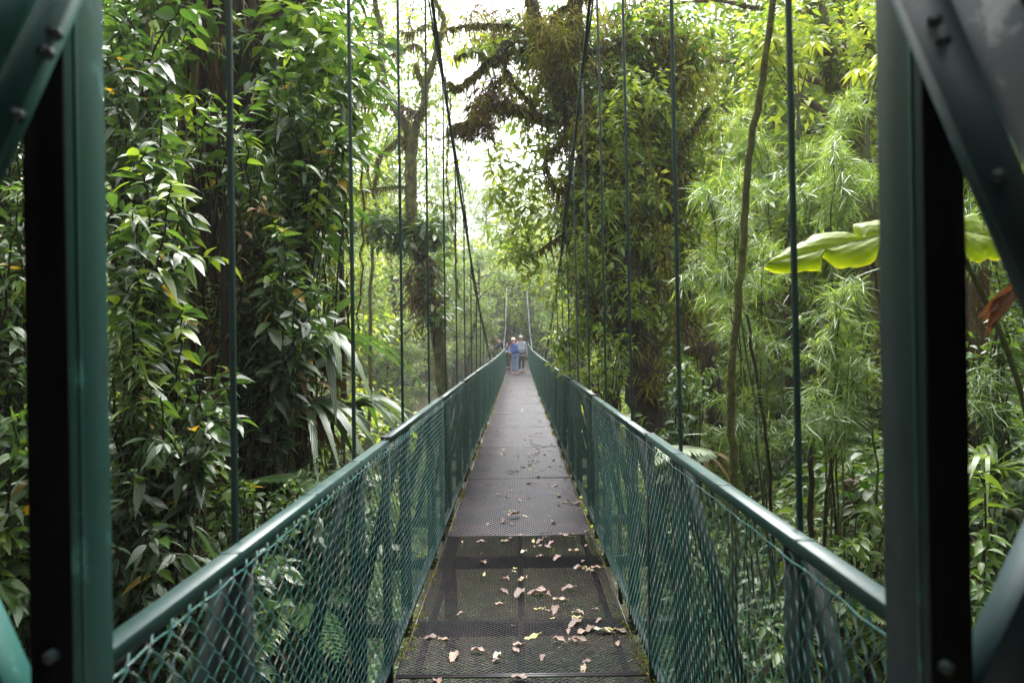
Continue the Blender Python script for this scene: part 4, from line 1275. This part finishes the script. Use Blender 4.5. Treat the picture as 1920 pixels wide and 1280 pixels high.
gl = veg('giant_leaf_plant', tuple(at(1960, 900, 2.7)), 'plant with huge bright yellow-green lobed leaves reaching in front of the right gate side', 'plant')
giant_leaf(gl, 'leaf_blade', at(1765, 418, 2.6), at(1400, 490, 2.45), 0, .105, 'bigleaf', (-.15, -.86, .50), 3, 3, .03)
giant_leaf(gl, 'leaf_blade', at(1720, 420, 2.75), at(1925, 440, 2.6), 0, .14, 'bigleaf', (.1, -.8, .45), 3, 5, .10)
mb = MB(); limb(mb, [at(1960, 1300, 2.9), at(1930, 800, 2.8), at(1800, 470, 2.68), at(1735, 418, 2.62)], .014, .007, 7, 5); fin(gl, 'leaf_stalk', mb, 'stem', True)
wl = veg('withered_leaf', tuple(at(1930, 540, 2.3)), 'curled rusty orange dead leaf hanging beyond the right gate column', 'leaf')
mb = MB()
P_ = np.array([tuple(at(1935 - 9 * q, 528 + 4 * q, 2.4)) for q in range(9)])
D_ = np.array([[-.9 + .06 * q, .1 * math.sin(q * 2), -.35 - .13 * q] for q in range(9)])
leaves(mb, T_STRAP, P_, D_, np.array([[.5, -.7, .4 + .2 * math.sin(q)] for q in range(9)]), np.array([.20, .17, .15, .13, .15, .11, .12, .09, .08]), np.array([.045, .035, .03, .035, .028, .03, .02, .025, .02]), .25)
mb.tube([tuple(at(1990, 500, 2.42)), tuple(at(1940, 526, 2.4)), tuple(at(1870, 560, 2.4))], .004, 5, tint=.2)
fin(wl, 'leaf_blade', mb, 'rustleaf', True)

# lower right shrubs
shrub('broadleaf_shrub', 'bright green shrub low behind the right railing by the gate column', (1640, 1500), [(1620, 960, 50, 90), (1600, 1060, 60, 60)], 26, 4.2, (.12, .5, .06), .4, mat='dull', tb=.25)
shrub('broadleaf_shrub', 'shrub seen through the nearest right chain-link panel', (1500, 1700), [(1480, 1180, 110, 70), (1600, 1160, 60, 90)], 34, 4.0, (.12, .5, .06), .4, mat='dull', tb=.05)
shrub('broadleaf_shrub', 'shrub seen through the second right chain-link panel', (1330, 1500), [(1310, 1060, 80, 90), (1260, 960, 40, 60)], 34, 4.9, (.13, .45, .06), .4, mat='dull', tb=.05)
shrub('broadleaf_shrub', 'shrub with small leaves low beyond the right gate column', (1870, 1500), [(1870, 980, 50, 110), (1850, 1150, 60, 80)], 30, 3.6, (.13, .45, .06), .4, mat='dull')
shrub('broadleaf_shrub', 'dark shrub in shade beyond the right gate column under the giant leaf', (1870, 1200), [(1860, 620, 50, 120), (1860, 800, 50, 60)], 24, 4.6, (.15, .42, .06), .4, mat='dull')
shrub('broadleaf_shrub', 'shrub with small dark leaves in the hollow below the moss-laden tree', (1290, 1000), [(1290, 700, 60, 70), (1240, 800, 60, 40)], 36, 7.4, (.15, .45, .07), .6, mat='dull')
shrub('broadleaf_shrub', 'leafy climber spray in front of the moss-laden tree trunk base', (1160, 900), [(1140, 660, 50, 60), (1100, 700, 40, 30)], 34, 8.6, (.15, .45, .07), .6, mat='lime', tb=-.1)
strap_plant('strap_leaf_plant', 'grassy strap-leaved plant low beyond the right gate column', at(1860, 880, 3.9), 34, .6, .03, 'bamboo', .9)
strap_plant('strap_leaf_plant', 'dead brown rosette lying on the bank behind the right railing', at(1320, 850, 6.4), 40, .30, .045, 'brown', .3)

# grass, litter and low growth
def scatter(n, x0, x1, y0, y1):
    x = rng.uniform(x0, x1, n); y = rng.uniform(y0, y1, n)
    return np.stack([x, y, hgt(x, y)], 1)


mb = MB()
P = scatter(2600, 1.3, 8.5, 2.2, 13.0)
k = 10
PP = np.repeat(P, k, 0) + rng.normal(0, .05, (len(P) * k, 3)) * [1, 1, .1]
D = rdir(len(PP), .25, 1.0)
leaves(mb, T_BLADE3, PP, D, rdir(len(PP)), rng.uniform(.25, .75, len(PP)), .009, rng.uniform(.3, 1.0, len(PP)), np.clip(np.repeat(rng.beta(2, 2, len(P)), k) + rng.normal(0, .15, len(PP)), 0, 1))
tag(link('grass', mb.mesh('grass', M['grass'])), 'long pale grass and straw arching over the right bank', 'grass', kind='stuff')
mb = MB()
P = np.concatenate([scatter(900, -9, -.9, 1.6, 14), scatter(300, .9, 9, 1.6, 14), scatter(420, 1.5, 6, 3.6, 9.5), scatter(1000, -12, 12, 8, 34), scatter(260, -1.2, 1.2, 1.8, 12), scatter(500, -20, 20, 30, 60)])
P[:, 2] += .15
clumps(mb, P, .38, 30, T_MID, .13, .06, .6, .3)
tag(link('undergrowth', mb.mesh('undergrowth', M['dull'], True)), 'low leafy undergrowth covering the floor of the ravine', 'undergrowth', kind='stuff')

# ================================================================== forest trees (shared meshes)
def tree_meshes(seed, H, Rc, nl, leafL, mat, crown0=.35, trunk_r=.14, per=60, tall=1.0):
    g = rng
    mt, ml = MB(), MB()
    base = np.zeros(3)
    lean = g.normal(0, .05, 2)
    top = np.array([lean[0] * H, lean[1] * H, H * .86])
    Pm = limb(mt, [(0, 0, -2.5), (0, 0, 0), top * .35 + [g.normal(0, .15), g.normal(0, .15), 0], top * .7 + [g.normal(0, .2), g.normal(0, .2), 0], top], trunk_r, trunk_r * .3, 9, 4)
    C = []
    for q in range(nl):
        z = crown0 + (1 - crown0) * (q + .5) / nl
        b = np.array([np.interp(z * .86 * H, Pm[:, 2], Pm[:, i]) for i in range(3)])
        a = q * 2.4 + g.uniform(-.5, .5)
        rr = Rc * (math.sin(PI * min(1, ((z - crown0) / (1 - crown0)) * .8 + .18)) ** .6) * g.uniform(.55, 1.15)
        e = b + np.array([math.cos(a) * rr, math.sin(a) * rr, rr * g.uniform(.15, .55) * tall])
        P = curve(b, e, .08 * rr, 6, .06)
        mt.tube(P, np.linspace(trunk_r * .35, .02, 6), 5, caps=False)
        for f in (0.45, .72, 1.0):
            m = 3 if f > .5 else 2
            for _ in range(m):
                C.append(b + (e - b) * f + g.normal(0, rr * .17 + .1, 3) * [1, 1, .7])
    C = np.array(C)
    rad = Rc * g.uniform(.14, .30, len(C))
    # light and dark clumps come from the leaves' own tone
    clumps(ml, C, rad, per, T_LO, leafL, leafL * .45, .62, .25, shell=.45)
    return mt.mesh('trunk', M['brownbark'], True), ml.mesh('crown', M[mat])


protos = [
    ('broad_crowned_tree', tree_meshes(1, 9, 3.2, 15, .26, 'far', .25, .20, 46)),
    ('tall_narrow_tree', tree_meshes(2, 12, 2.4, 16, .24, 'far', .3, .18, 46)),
    ('understory_tree', tree_meshes(3, 6, 2.4, 12, .20, 'lime', .12, .11, 44)),
    ('understory_tree', tree_meshes(4, 5, 2.2, 12, .18, 'dull', .08, .10, 44)),
    ('broad_crowned_tree', tree_meshes(5, 10, 3.6, 16, .24, 'lime', .2, .2, 46)),
    ('tall_canopy_tree', tree_meshes(6, 19, 5.6, 24, .23, 'lime', .25, .28, 90)),
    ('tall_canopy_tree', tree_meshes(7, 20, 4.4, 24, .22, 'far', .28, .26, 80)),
]
tr_used = {}


def place_tree(i, x, y, s, rz, label, group, z=None):
    nm, (mt, ml) = protos[i]
    root = empty(nm, (x, y, gz(x, y) if z is None else z), rz)
    root.scale = (s, s, s)
    tag(root, label, 'tree', group)
    kid(root, 'trunk', mt); kid(root, 'crown', ml)
    return root


G_FAR = 'hazy forest trees on the slopes beyond the bridge'
ROWN = ['nearest', 'second', 'third', 'fourth', 'fifth', 'sixth', 'farthest']
# far hillside
for row, (yy, n, half) in enumerate([(49, 9, 22), (54, 10, 26), (60, 12, 32), (68, 13, 38), (77, 14, 44), (88, 15, 52), (100, 16, 60)]):
    for k in range(n):
        x = -half + 2 * half * (k + .5) / n + rng.uniform(-2, 2)
        y = yy + rng.uniform(-3, 3)
        if abs(x) < 1.5 and y < 50: continue
        place_tree(rng.choice([0, 1, 0, 4]), x, y, rng.uniform(.8, 1.25), rng.uniform(0, 6.3), f'pale hazy forest tree on the slope beyond the bridge, {ROWN[row]} row, {"left" if x < -half / 3 else ("middle" if x < half / 3 else "right")}', G_FAR)
# ravine sides, middle distance
mid_l = [(-3.1, 40.5, 1, .85), (3.1, 41, 1, .85), (-5.5, 22, 3, .8), (-8, 26, 0, .8), (-4.6, 30, 2, .9), (-7, 34, 1, .8), (-11, 20, 0, .85), (-12, 30, 4, .9), (-6.8, 38, 3, .9), (-4.2, 20, 3, .6), (-5.0, 27, 2, .65), (-5.5, 26, 3, .7), (-9.0, 23.5, 4, 1.2), (-9.5, 17, 1, 1.1), (-4.4, 48, 3, .7), (4.4, 48, 3, .7), (-2.0, 52, 2, .8), (1.8, 52.5, 3, .9), (0, 55, 0, .9), (-9, 40, 0, .9), (-16, 26, 1, .9), (-15, 38, 4, .9), (-6.6, 44, 2, .9), (-20, 34, 0, 1.)]
ORD = ['nearest', 'second nearest', 'third nearest', 'fourth nearest', 'fifth nearest', 'sixth nearest', 'seventh nearest', 'eighth nearest', 'ninth nearest', 'tenth nearest', 'eleventh nearest', 'twelfth nearest', 'thirteenth nearest', 'fourteenth nearest', 'fifteenth nearest']
KIND = ['broad-crowned', 'tall narrow', 'low lime-leaved', 'low dark-leaved', 'broad lime-crowned', 'tall pale-crowned', 'tall slim']


def place_list(L_, what, group):
    cnt = {}
    for x, y, i, s in sorted(L_, key=lambda t: t[1]):
        k = cnt.get(i, 0); cnt[i] = k + 1
        place_tree(i, x, y, s, rng.uniform(0, 6.3), f'{KIND[i]} {what}, {ORD[k]} of its kind', group)


mid_r = [(5.2, 20, 2, .7), (6.8, 25, 4, .75), (5.2, 30, 3, .8), (6, 36, 0, .8), (3.9, 42, 2, .9), (9, 20, 4, .8), (10, 28, 0, .9), (8, 15.5, 2, .9), (12, 16, 4, .85), (14, 22, 1, .9), (17, 28, 0, 1), (11, 36, 4, .9), (5.0, 16.5, 3, .8)]
place_list(mid_l, 'tree in the misty ravine left of the bridge', 'trees in the ravine left of the bridge')
place_list(mid_r, 'tree on the slope right of the bridge', 'trees on the right slope')
tall_l = [(-9.5, 33, 5, 1.05), (-6.4, 38, 6, .95), (-15, 36, 5, 1.1)]
place_list(tall_l, 'tree in the pale gap left of the bridge', 'tall trees in the pale gap')
tall_r = [(8.0, 15.8, 5, .95), (6.6, 18.5, 6, .85), (8.6, 23, 5, .95), (9.4, 30, 5, 1.0), (13, 21, 5, .95), (15, 27, 6, 1.0), (8.2, 37, 6, .95)]
place_list(tall_r, 'tree behind the moss-laden tree', 'tall trees behind the moss-laden tree')
near_r = [(6.8, 11.5, 2, .85), (9.5, 10.5, 4, .7), (8.0, 8.2, 2, .7), (11, 13, 4, .8), (6.0, 8.0, 3, .45), (12, 8, 0, .8), (5.0, 11.2, 3, .6), (5.2, 14.5, 1, .95), (8.0, 14.0, 4, 1.0), (3.6, 15.5, 4, .8), (9.5, 17.5, 1, 1.1), (6.4, 19, 0, 1.05)]
place_list(near_r, 'tree standing behind the bamboo', 'bright trees behind the bamboo')
near_l = [(-4.8, 8.8, 3, .75), (-6.5, 7.0, 3, .9), (-7.5, 10.5, 0, .7), (-4.4, 12.5, 3, .8), (-9, 8, 1, .8), (-6, 15, 3, .9), (-5.2, 5.2, 3, .8), (-10, 13, 4, .8)]
place_list(near_l, 'tree in the thicket behind the great trunk', 'dark trees of the left thicket')
# forest round and above the gate, behind the camera: shades the near end
behind = [(-3.5, -2.5, 0, .8), (3.8, -3, 0, .8), (0, -5.5, 0, 1.), (-7, -4, 4, .9), (7, -4, 4, .9), (-4, 1.2, 1, .75), (4.6, .5, 1, .75), (-2.5, -8, 1, 1), (4, -9, 0, 1), (0.5, -3.0, 1, .62), (-7, 2.5, 0, .9), (8, 2.5, 0, .85), (-12, -2, 0, 1), (12, -2, 0, 1)]
for x, y, i, s in behind:
    place_tree(i, x, y, s, rng.uniform(0, 6.3), 'forest tree crowding round the near end of the bridge', 'forest trees round the gate')

# ================================================================== fallen leaves on the deck
protoL = []
for k in range(6):
    mb = MB()
    T = tpl([(0, .02), (.12, .18), (.35, .38), (.6, .36), (.82, .18), (1.0, .01)], fold=rng.uniform(-.3, .5), wave=.06)
    T[0][:, 2] += .10 * np.sin(T[0][:, 1] * 3.1 + k)
    mb.add(np.array(T[0]) * [.55, 1, .9] * .095, T[1], [[.1, .3, .45, .62, .8, 1.0][k]] * len(T[0]), T[2])
    me = mb.mesh('fallen_leaf', M['fallen'], True)
    protoL.append(me)
spots = []
rng.seed(77)
for k in range(215):
    y = rng.uniform(2.9, 5.9) if k < 88 else (rng.uniform(5.9, 11) if k < 155 else rng.uniform(11, 24))
    u = rng.beta(1.8, 1.1) if rng.uniform() < .75 else rng.uniform(0, 1)
    x = -.55 + 1.1 * u
    spots.append((x, y))
seen_kind = ['pinkish brown', 'dusty pink', 'tan', 'pale straw', 'yellow', 'whitish']
for k, (x, y) in enumerate(spots):
    i = rng.choice(6, p=[.22, .25, .2, .12, .12, .09])
    o = bpy.data.objects.new('fallen_leaf', protoL[i]); COL.objects.link(o)
    o.location = (x, y, deck_z(y) + .008)
    o.rotation_euler = (rng.uniform(-.15, .15), rng.uniform(-.15, .15), rng.uniform(0, 6.3))
    s = rng.uniform(.35, 1.2) if rng.uniform() < .86 else rng.uniform(1.1, 1.6); o.scale = (s * rng.uniform(.7, 1.1), s, s)
    q_ = int((y - Y0) / PL)
    part_ = ['the very first', 'the nearest whole', 'the second', 'the third', 'the fourth', 'the fifth', 'the sixth', 'the seventh', 'the eighth', 'the ninth'][min(9, q_)]
    half_ = ('front' if (y - Y0) / PL - q_ < .33 else ('middle' if (y - Y0) / PL - q_ < .66 else 'back')) if q_ < 3 else 'open'
    side_ = ['at the left edge', 'left of the middle', 'in the middle', 'right of the middle', 'at the right edge'][min(4, int((x + .55) / .22))]
    size_ = 'small' if s < .65 else ('large' if s > 1.05 else 'mid-sized')
    tag(o, f'{size_} {seen_kind[i]} fallen leaf {side_}, {half_} part of {part_} sheet', 'leaf', f'{size_} {seen_kind[i]} leaves {side_} of {part_} sheet')

rng.seed(78)
mb = MB()
for sx in (-1, 1):
    n_ = 5200
    y = rng.uniform(1.5, 30, n_) ; keep = (np.sin(y * 2.1 + sx) + np.sin(y * 5.3) + rng.normal(0, .7, n_)) > .35
    y = y[keep]; n_ = len(y)
    P = np.stack([sx * rng.uniform(.575, .625, n_), y - 1, np.array([deck_z(q) for q in y]) + .004], 1)
    d = rdir(n_, .1, 1.0)
    leaves(mb, T_BLADE, P, d, rdir(n_), rng.uniform(.008, .038, n_), .007, .3)
kid(bridge, 'edge_moss', mb.mesh('edge_moss', M['moss']))
mb = MB()
for k in range(40):
    y = rng.uniform(2.8, 16); x = rng.uniform(-.5, .55); a = rng.uniform(0, 6.3); l = rng.uniform(.04, .16); z = deck_z(y) + .010
    mb.tube([(x, y, z), (x + l * .5 * math.cos(a) + .01, y + l * .5 * math.sin(a), z + .006), (x + l * math.cos(a), y + l * math.sin(a), z)], .0016, 4)
tag(link('twig_litter', mb.mesh('twig_litter', M['darkstem'])), 'thin broken twigs and stalks scattered on the floor sheets', 'twigs', kind='stuff')
# ================================================================== people
def skin_mesh(name, J, E, mat, sub=2):
    """J: {name:(x,y,z,r)} joints, E: edges by name -> one continuous skinned surface"""
    keys = list(J)
    me = bpy.data.meshes.new(name)
    me.from_pydata([J[k][:3] for k in keys], [(keys.index(a), keys.index(b)) for a, b in E], [])
    o = bpy.data.objects.new(name, me); COL.objects.link(o)
    md = o.modifiers.new('s', 'SKIN'); md.use_smooth_shade = True
    for i, k in enumerate(keys):
        r = J[k][3]
        o.data.skin_vertices[0].data[i].radius = (r, r) if np.isscalar(r) else r
    o.data.skin_vertices[0].data[0].use_root = True
    ms = o.modifiers.new('u', 'SUBSURF'); ms.levels = sub
    dg = bpy.context.evaluated_depsgraph_get()
    m2 = bpy.data.meshes.new_from_object(o.evaluated_get(dg))
    bpy.data.objects.remove(o)
    m2.materials.clear(); m2.materials.append(mat)
    return m2


def cloth(name, c, rough=.85):
    return noise_mat(name, [(0.3, tuple(v * .8 for v in c)), (0.7, tuple(min(1, v * 1.15) for v in c))], 30, rough, .3, .004)


SK = cloth('skin', (.52, .30, .22), .55)


def person(loc, yaw, H, label, top, topc, legc, hairc, pose, shoe=(.04, .035, .03), cap=None, group=None):
    k = H / 1.75
    root = tag(empty('person', loc, yaw), label, 'person', group)
    # faces -y in local space; pose gives arms and leg offsets
    p = pose
    J = {'pelvis': (0, 0, .95, (.15, .11)), 'waist': (0, -.01 - .3 * p.get('bend', 0), 1.10, (.13, .10)), 'chest': (0, -.02 - .9 * p.get('bend', 0), 1.30, (.16, .115)), 'neckb': (0, -.01 - 1.3 * p.get('bend', 0), 1.46, (.085, .07)), 'neck': (0, -.02 - 1.5 * p.get('bend', 0), 1.52, .055), 'chin': (0, -.035 - 1.7 * p.get('bend', 0), 1.575, (.062, .075)), 'face': (0, -.03 - 1.8 * p.get('bend', 0), 1.64, (.076, .092)), 'crown': (0, -.015 - 1.8 * p.get('bend', 0), 1.71, (.07, .085))}
    E = [('pelvis', 'waist'), ('waist', 'chest'), ('chest', 'neckb'), ('neckb', 'neck'), ('neck', 'chin'), ('chin', 'face'), ('face', 'crown')]
    bend = p.get('bend', 0)
    for s, nm in ((-1, 'l'), (1, 'r')):
        el, hd = p['elbow'][0 if s < 0 else 1], p['hand'][0 if s < 0 else 1]
        sh = (s * .175, -.01 - 1.1 * bend, 1.41)
        J['sh' + nm] = (*sh, .058); J['el' + nm] = (*el, .042); J['wr' + nm] = (*hd, .028)
        d = Vector(hd) - Vector(el); d.normalize()
        pl = Vector(hd) + d * .06
        J['pa' + nm] = (*pl, (.035, .018))
        E += [('chest', 'sh' + nm), ('sh' + nm, 'el' + nm), ('el' + nm, 'wr' + nm), ('wr' + nm, 'pa' + nm)]
        sd2 = d.cross(Vector((0, 1, 0.3))); sd2.normalize()
        for f in range(4):
            q = pl + sd2 * (.022 * (f - 1.5)) + d * .03; q2 = q + d * (.045 - .006 * abs(f - 1.3)) + Vector((0, .012, -.01))
            J[f'f{f}{nm}'] = (*q, .009); J[f'g{f}{nm}'] = (*q2, .007)
            E += [('pa' + nm, f'f{f}{nm}'), (f'f{f}{nm}', f'g{f}{nm}')]
        th = Vector(hd) + sd2 * .04 + d * .035; J['th' + nm] = (*th, .010); E.append(('wr' + nm, 'th' + nm))
        kn, an = p['knee'][0 if s < 0 else 1], p['ankle'][0 if s < 0 else 1]
        J['hp' + nm] = (s * .09, 0, .90, .095); J['kn' + nm] = (*kn, .06); J['an' + nm] = (*an, .04)
        J['ft' + nm] = (an[0] + s * .02, an[1] - .14, an[2] - .04, .035)
        E += [('pelvis', 'hp' + nm), ('hp' + nm, 'kn' + nm), ('kn' + nm, 'an' + nm), ('an' + nm, 'ft' + nm)]
    sc_ = lambda m: (m.transform(Matrix.Scale(k, 4)), m)[1]
    kid(root, 'body', sc_(skin_mesh('body', J, E, SK)))
    fy = J['face'][1]
    # face details
    mb = MB()
    mb.tube([(0, fy - .082, 1.665), (0, fy - .105, 1.635), (0, fy - .085, 1.625)], [.008, .014, .008], 6)
    kid(root, 'nose', sc_(mb.mesh('nose', SK, True, False)))
    mb = MB()
    for s in (-1, 1): mb.lathe([(0.0, -.008), (.009, 0), (0, .008)], (s * .03, fy - .080, 1.665), 8)
    kid(root, 'eyes', sc_(mb.mesh('eyes', M['cable'], True, False)))
    mb = MB(); mb.tube([(-.025, fy - .078, 1.600), (0, fy - .086, 1.598), (.025, fy - .078, 1.600)], .005, 5)
    kid(root, 'mouth', sc_(mb.mesh('mouth', cloth('lips', (.35, .12, .10)), True, False)))
    for s in (-1, 1):
        mb = MB(); mb.tube([(s * .076, fy + .01, 1.67), (s * .090, fy + .015, 1.65), (s * .078, fy + .01, 1.62)], [.010, .014, .008], 6); kid(root, 'ear', sc_(mb.mesh('ear', SK, True, False)))
    # hair cap
    mb = MB()
    th = np.linspace(0, PI * .62, 8)
    V, F_ = [], []
    for i, t in enumerate(th):
        for j in range(14):
            a = 2 * PI * j / 14
            drop = 1.0 if math.sin(a) > -.3 else .72
            tt = t * drop
            V.append((.088 * math.sin(tt) * math.cos(a), fy + .012 + .104 * math.sin(tt) * math.sin(a), 1.665 + .105 * math.cos(tt)))
    for i in range(7):
        for j in range(14): F_.append((i * 14 + j, i * 14 + (j + 1) % 14, (i + 1) * 14 + (j + 1) % 14, (i + 1) * 14 + j))
    mb.add(V, [F_]); kid(root, 'hair', sc_(mb.mesh('hair', cloth('hair' + label[:6], hairc, .7), True, False)))
    if cap:
        mb = MB(); mb.lathe([(.001, .125), (.05, .118), (.085, .08), (.098, .03), (.100, .02)], (0, fy + .01, 1.655), 16); mb.box((0, fy - .13, 1.682), (.15, .11, .008)); kid(root, 'cap', sc_(mb.mesh('cap', cloth('cap' + label[:6], cap), True, False)))
    # jacket
    Jt = {q: J[q] for q in ('pelvis', 'waist', 'chest', 'neckb', 'shl', 'shr', 'ell', 'elr', 'wrl', 'wrr')}
    Jt = {q: (*v[:3], tuple(x + .032 for x in v[3]) if not np.isscalar(v[3]) else v[3] + .02) for q, v in Jt.items()}
    Jt['hem'] = (0, 0, .86, (.165, .125))
    Jt['neckb'] = (*J['neckb'][:3], (.10, .09))
    Et = [('pelvis', 'waist'), ('waist', 'chest'), ('chest', 'neckb'), ('pelvis', 'hem')] + [('chest', 'sh' + q) for q in 'lr'] + [('sh' + q, 'el' + q) for q in 'lr'] + [('el' + q, 'wr' + q) for q in 'lr']
    kid(root, top, sc_(skin_mesh(top, Jt, Et, cloth(top + label[:6], topc))))
    # trousers
    Jp = {'pelvis': (0, 0, .96, (.155, .115))}
    Ep = []
    for q in 'lr':
        for a in ('hp', 'kn', 'an'): v = J[a + q]; Jp[a + q] = (*v[:3], v[3] + (.018 if a != 'an' else .030))
        Jp['an' + q] = (*J['an' + q][:2], J['an' + q][2] + .03, .066)
        Ep += [('pelvis', 'hp' + q), ('hp' + q, 'kn' + q), ('kn' + q, 'an' + q)]
    kid(root, 'trousers', sc_(skin_mesh('trousers', Jp, Ep, cloth('leg' + label[:6], legc))))
    for q in 'lr':
        a = J['an' + q]; f = J['ft' + q]
        Js = {'h': (a[0], a[1] + .05, a[2] - .035, (.045, .045)), 'm': (a[0], a[1] - .05, a[2] - .035, (.048, .045)), 't': (f[0], f[1] - .02, f[2] - .005, (.042, .032))}
        kid(root, 'shoe', sc_(skin_mesh('shoe', Js, [('h', 'm'), ('m', 't')], cloth('shoe' + label[:6], shoe))))
    return root


yP = 32.4
d_ = deck_z(yP)
person((-.10, yP, d_ + .012), R(-62), 1.68, 'elderly person in blue jacket and pale jeans at the left rail with a walking stick', 'jacket', (.05, .10, .34), (.22, .30, .48), (.75, .73, .70),
       dict(bend=.06, elbow=[(-.24, -.16, 1.12), (.24, -.10, 1.13)], hand=[(-.16, -.38, 1.10), (.17, -.36, 1.06)], knee=[(-.10, -.05, .50), (.10, .0, .50)], ankle=[(-.10, .02, .08), (.11, .06, .08)]), shoe=(.35, .28, .24))
mb = MB(); mb.tube([(0, 0, 0), (.01, .0, .5), (.015, 0, .98)], .013, 7); mb.tube([(-.05, 0, .98), (.07, 0, .99)], .014, 7)
tag(link('walking_stick', mb.mesh('walking_stick', M['brownbark'], True), None, (-.38, yP - .12, d_ + .012)), 'brown walking stick held by the person in the blue jacket', 'walking stick')
yQ = 34.2
person((.16, yQ, deck_z(yQ) + .012), R(4), 1.74, 'person in a pale grey checked shirt and dark trousers walking toward the camera', 'shirt', (.34, .36, .46), (.035, .030, .030), (.12, .08, .05),
       dict(bend=.0, elbow=[(-.23, .05, 1.13), (.25, .02, 1.13)], hand=[(-.22, -.10, .90), (.27, -.06, .88)], knee=[(-.10, -.08, .50), (.10, .04, .50)], ankle=[(-.10, -.10, .08), (.10, .20, .12)]), shoe=(.5, .48, .45), cap=(.45, .42, .42))
yS = 35.6
person((-.12, yS, deck_z(yS) + .012), R(-8), 1.80, 'person in a dark cap and reddish top standing half hidden behind the others', 'jacket', (.20, .05, .06), (.10, .10, .10), (.03, .02, .02),
       dict(bend=.0, elbow=[(-.25, -.05, 1.15), (.25, -.02, 1.15)], hand=[(-.26, -.22, 1.0), (.24, -.16, .92)], knee=[(-.10, -.02, .50), (.10, .0, .50)], ankle=[(-.10, .0, .08), (.10, .03, .08)]), cap=(.03, .02, .03))
yR = 36.6
person((-.52, yR, deck_z(yR) + .012), R(-75), 1.70, 'person in a black and white jacket leaning out over the left railing', 'jacket', (.03, .03, .05), (.05, .05, .07), (.05, .04, .03),
       dict(bend=.34, elbow=[(-.20, -.60, 1.18), (.22, -.60, 1.16)], hand=[(-.10, -.85, 1.20), (.10, -.85, 1.20)], knee=[(-.10, -.0, .50), (.10, .0, .50)], ankle=[(-.10, .05, .08), (.10, .05, .08)]))
mb = MB(); mb.box((0, 0, 0), (.15, .09, .10)); mb.lathe([(.001, .0), (.04, .0), (.042, .10), (.03, .105), (.001, .10)], (0, 0, .04), 12)
cm_ = link('handheld_camera', mb.mesh('handheld_camera', M['cable'], False, False), None, (-1.40, yR - .26, deck_z(yR) + 1.21), (R(90), 0, R(-60)))
tag(cm_, 'black camera held out over the left railing by the leaning person', 'camera')

# mist that the far forest fades into
mm_ = bpy.data.materials.new('mist'); mm_.use_nodes = True
n_ = mm_.node_tree; n_.nodes.clear()
pv = n_.nodes.new('ShaderNodeVolumePrincipled'); pv.inputs['Color'].default_value = (.93, .97, .96, 1); pv.inputs['Density'].default_value = 0.0011
pv.inputs['Anisotropy'].default_value = 0.2
n_.links.new(pv.outputs[0], n_.nodes.new('ShaderNodeOutputMaterial').inputs['Volume'])
mb = MB(); mb.box((0, 0, 30), (1500, 1500, 90)); hz = link('haze', mb.mesh('haze', mm_, attrs=False)); tag(hz, kind='stuff')
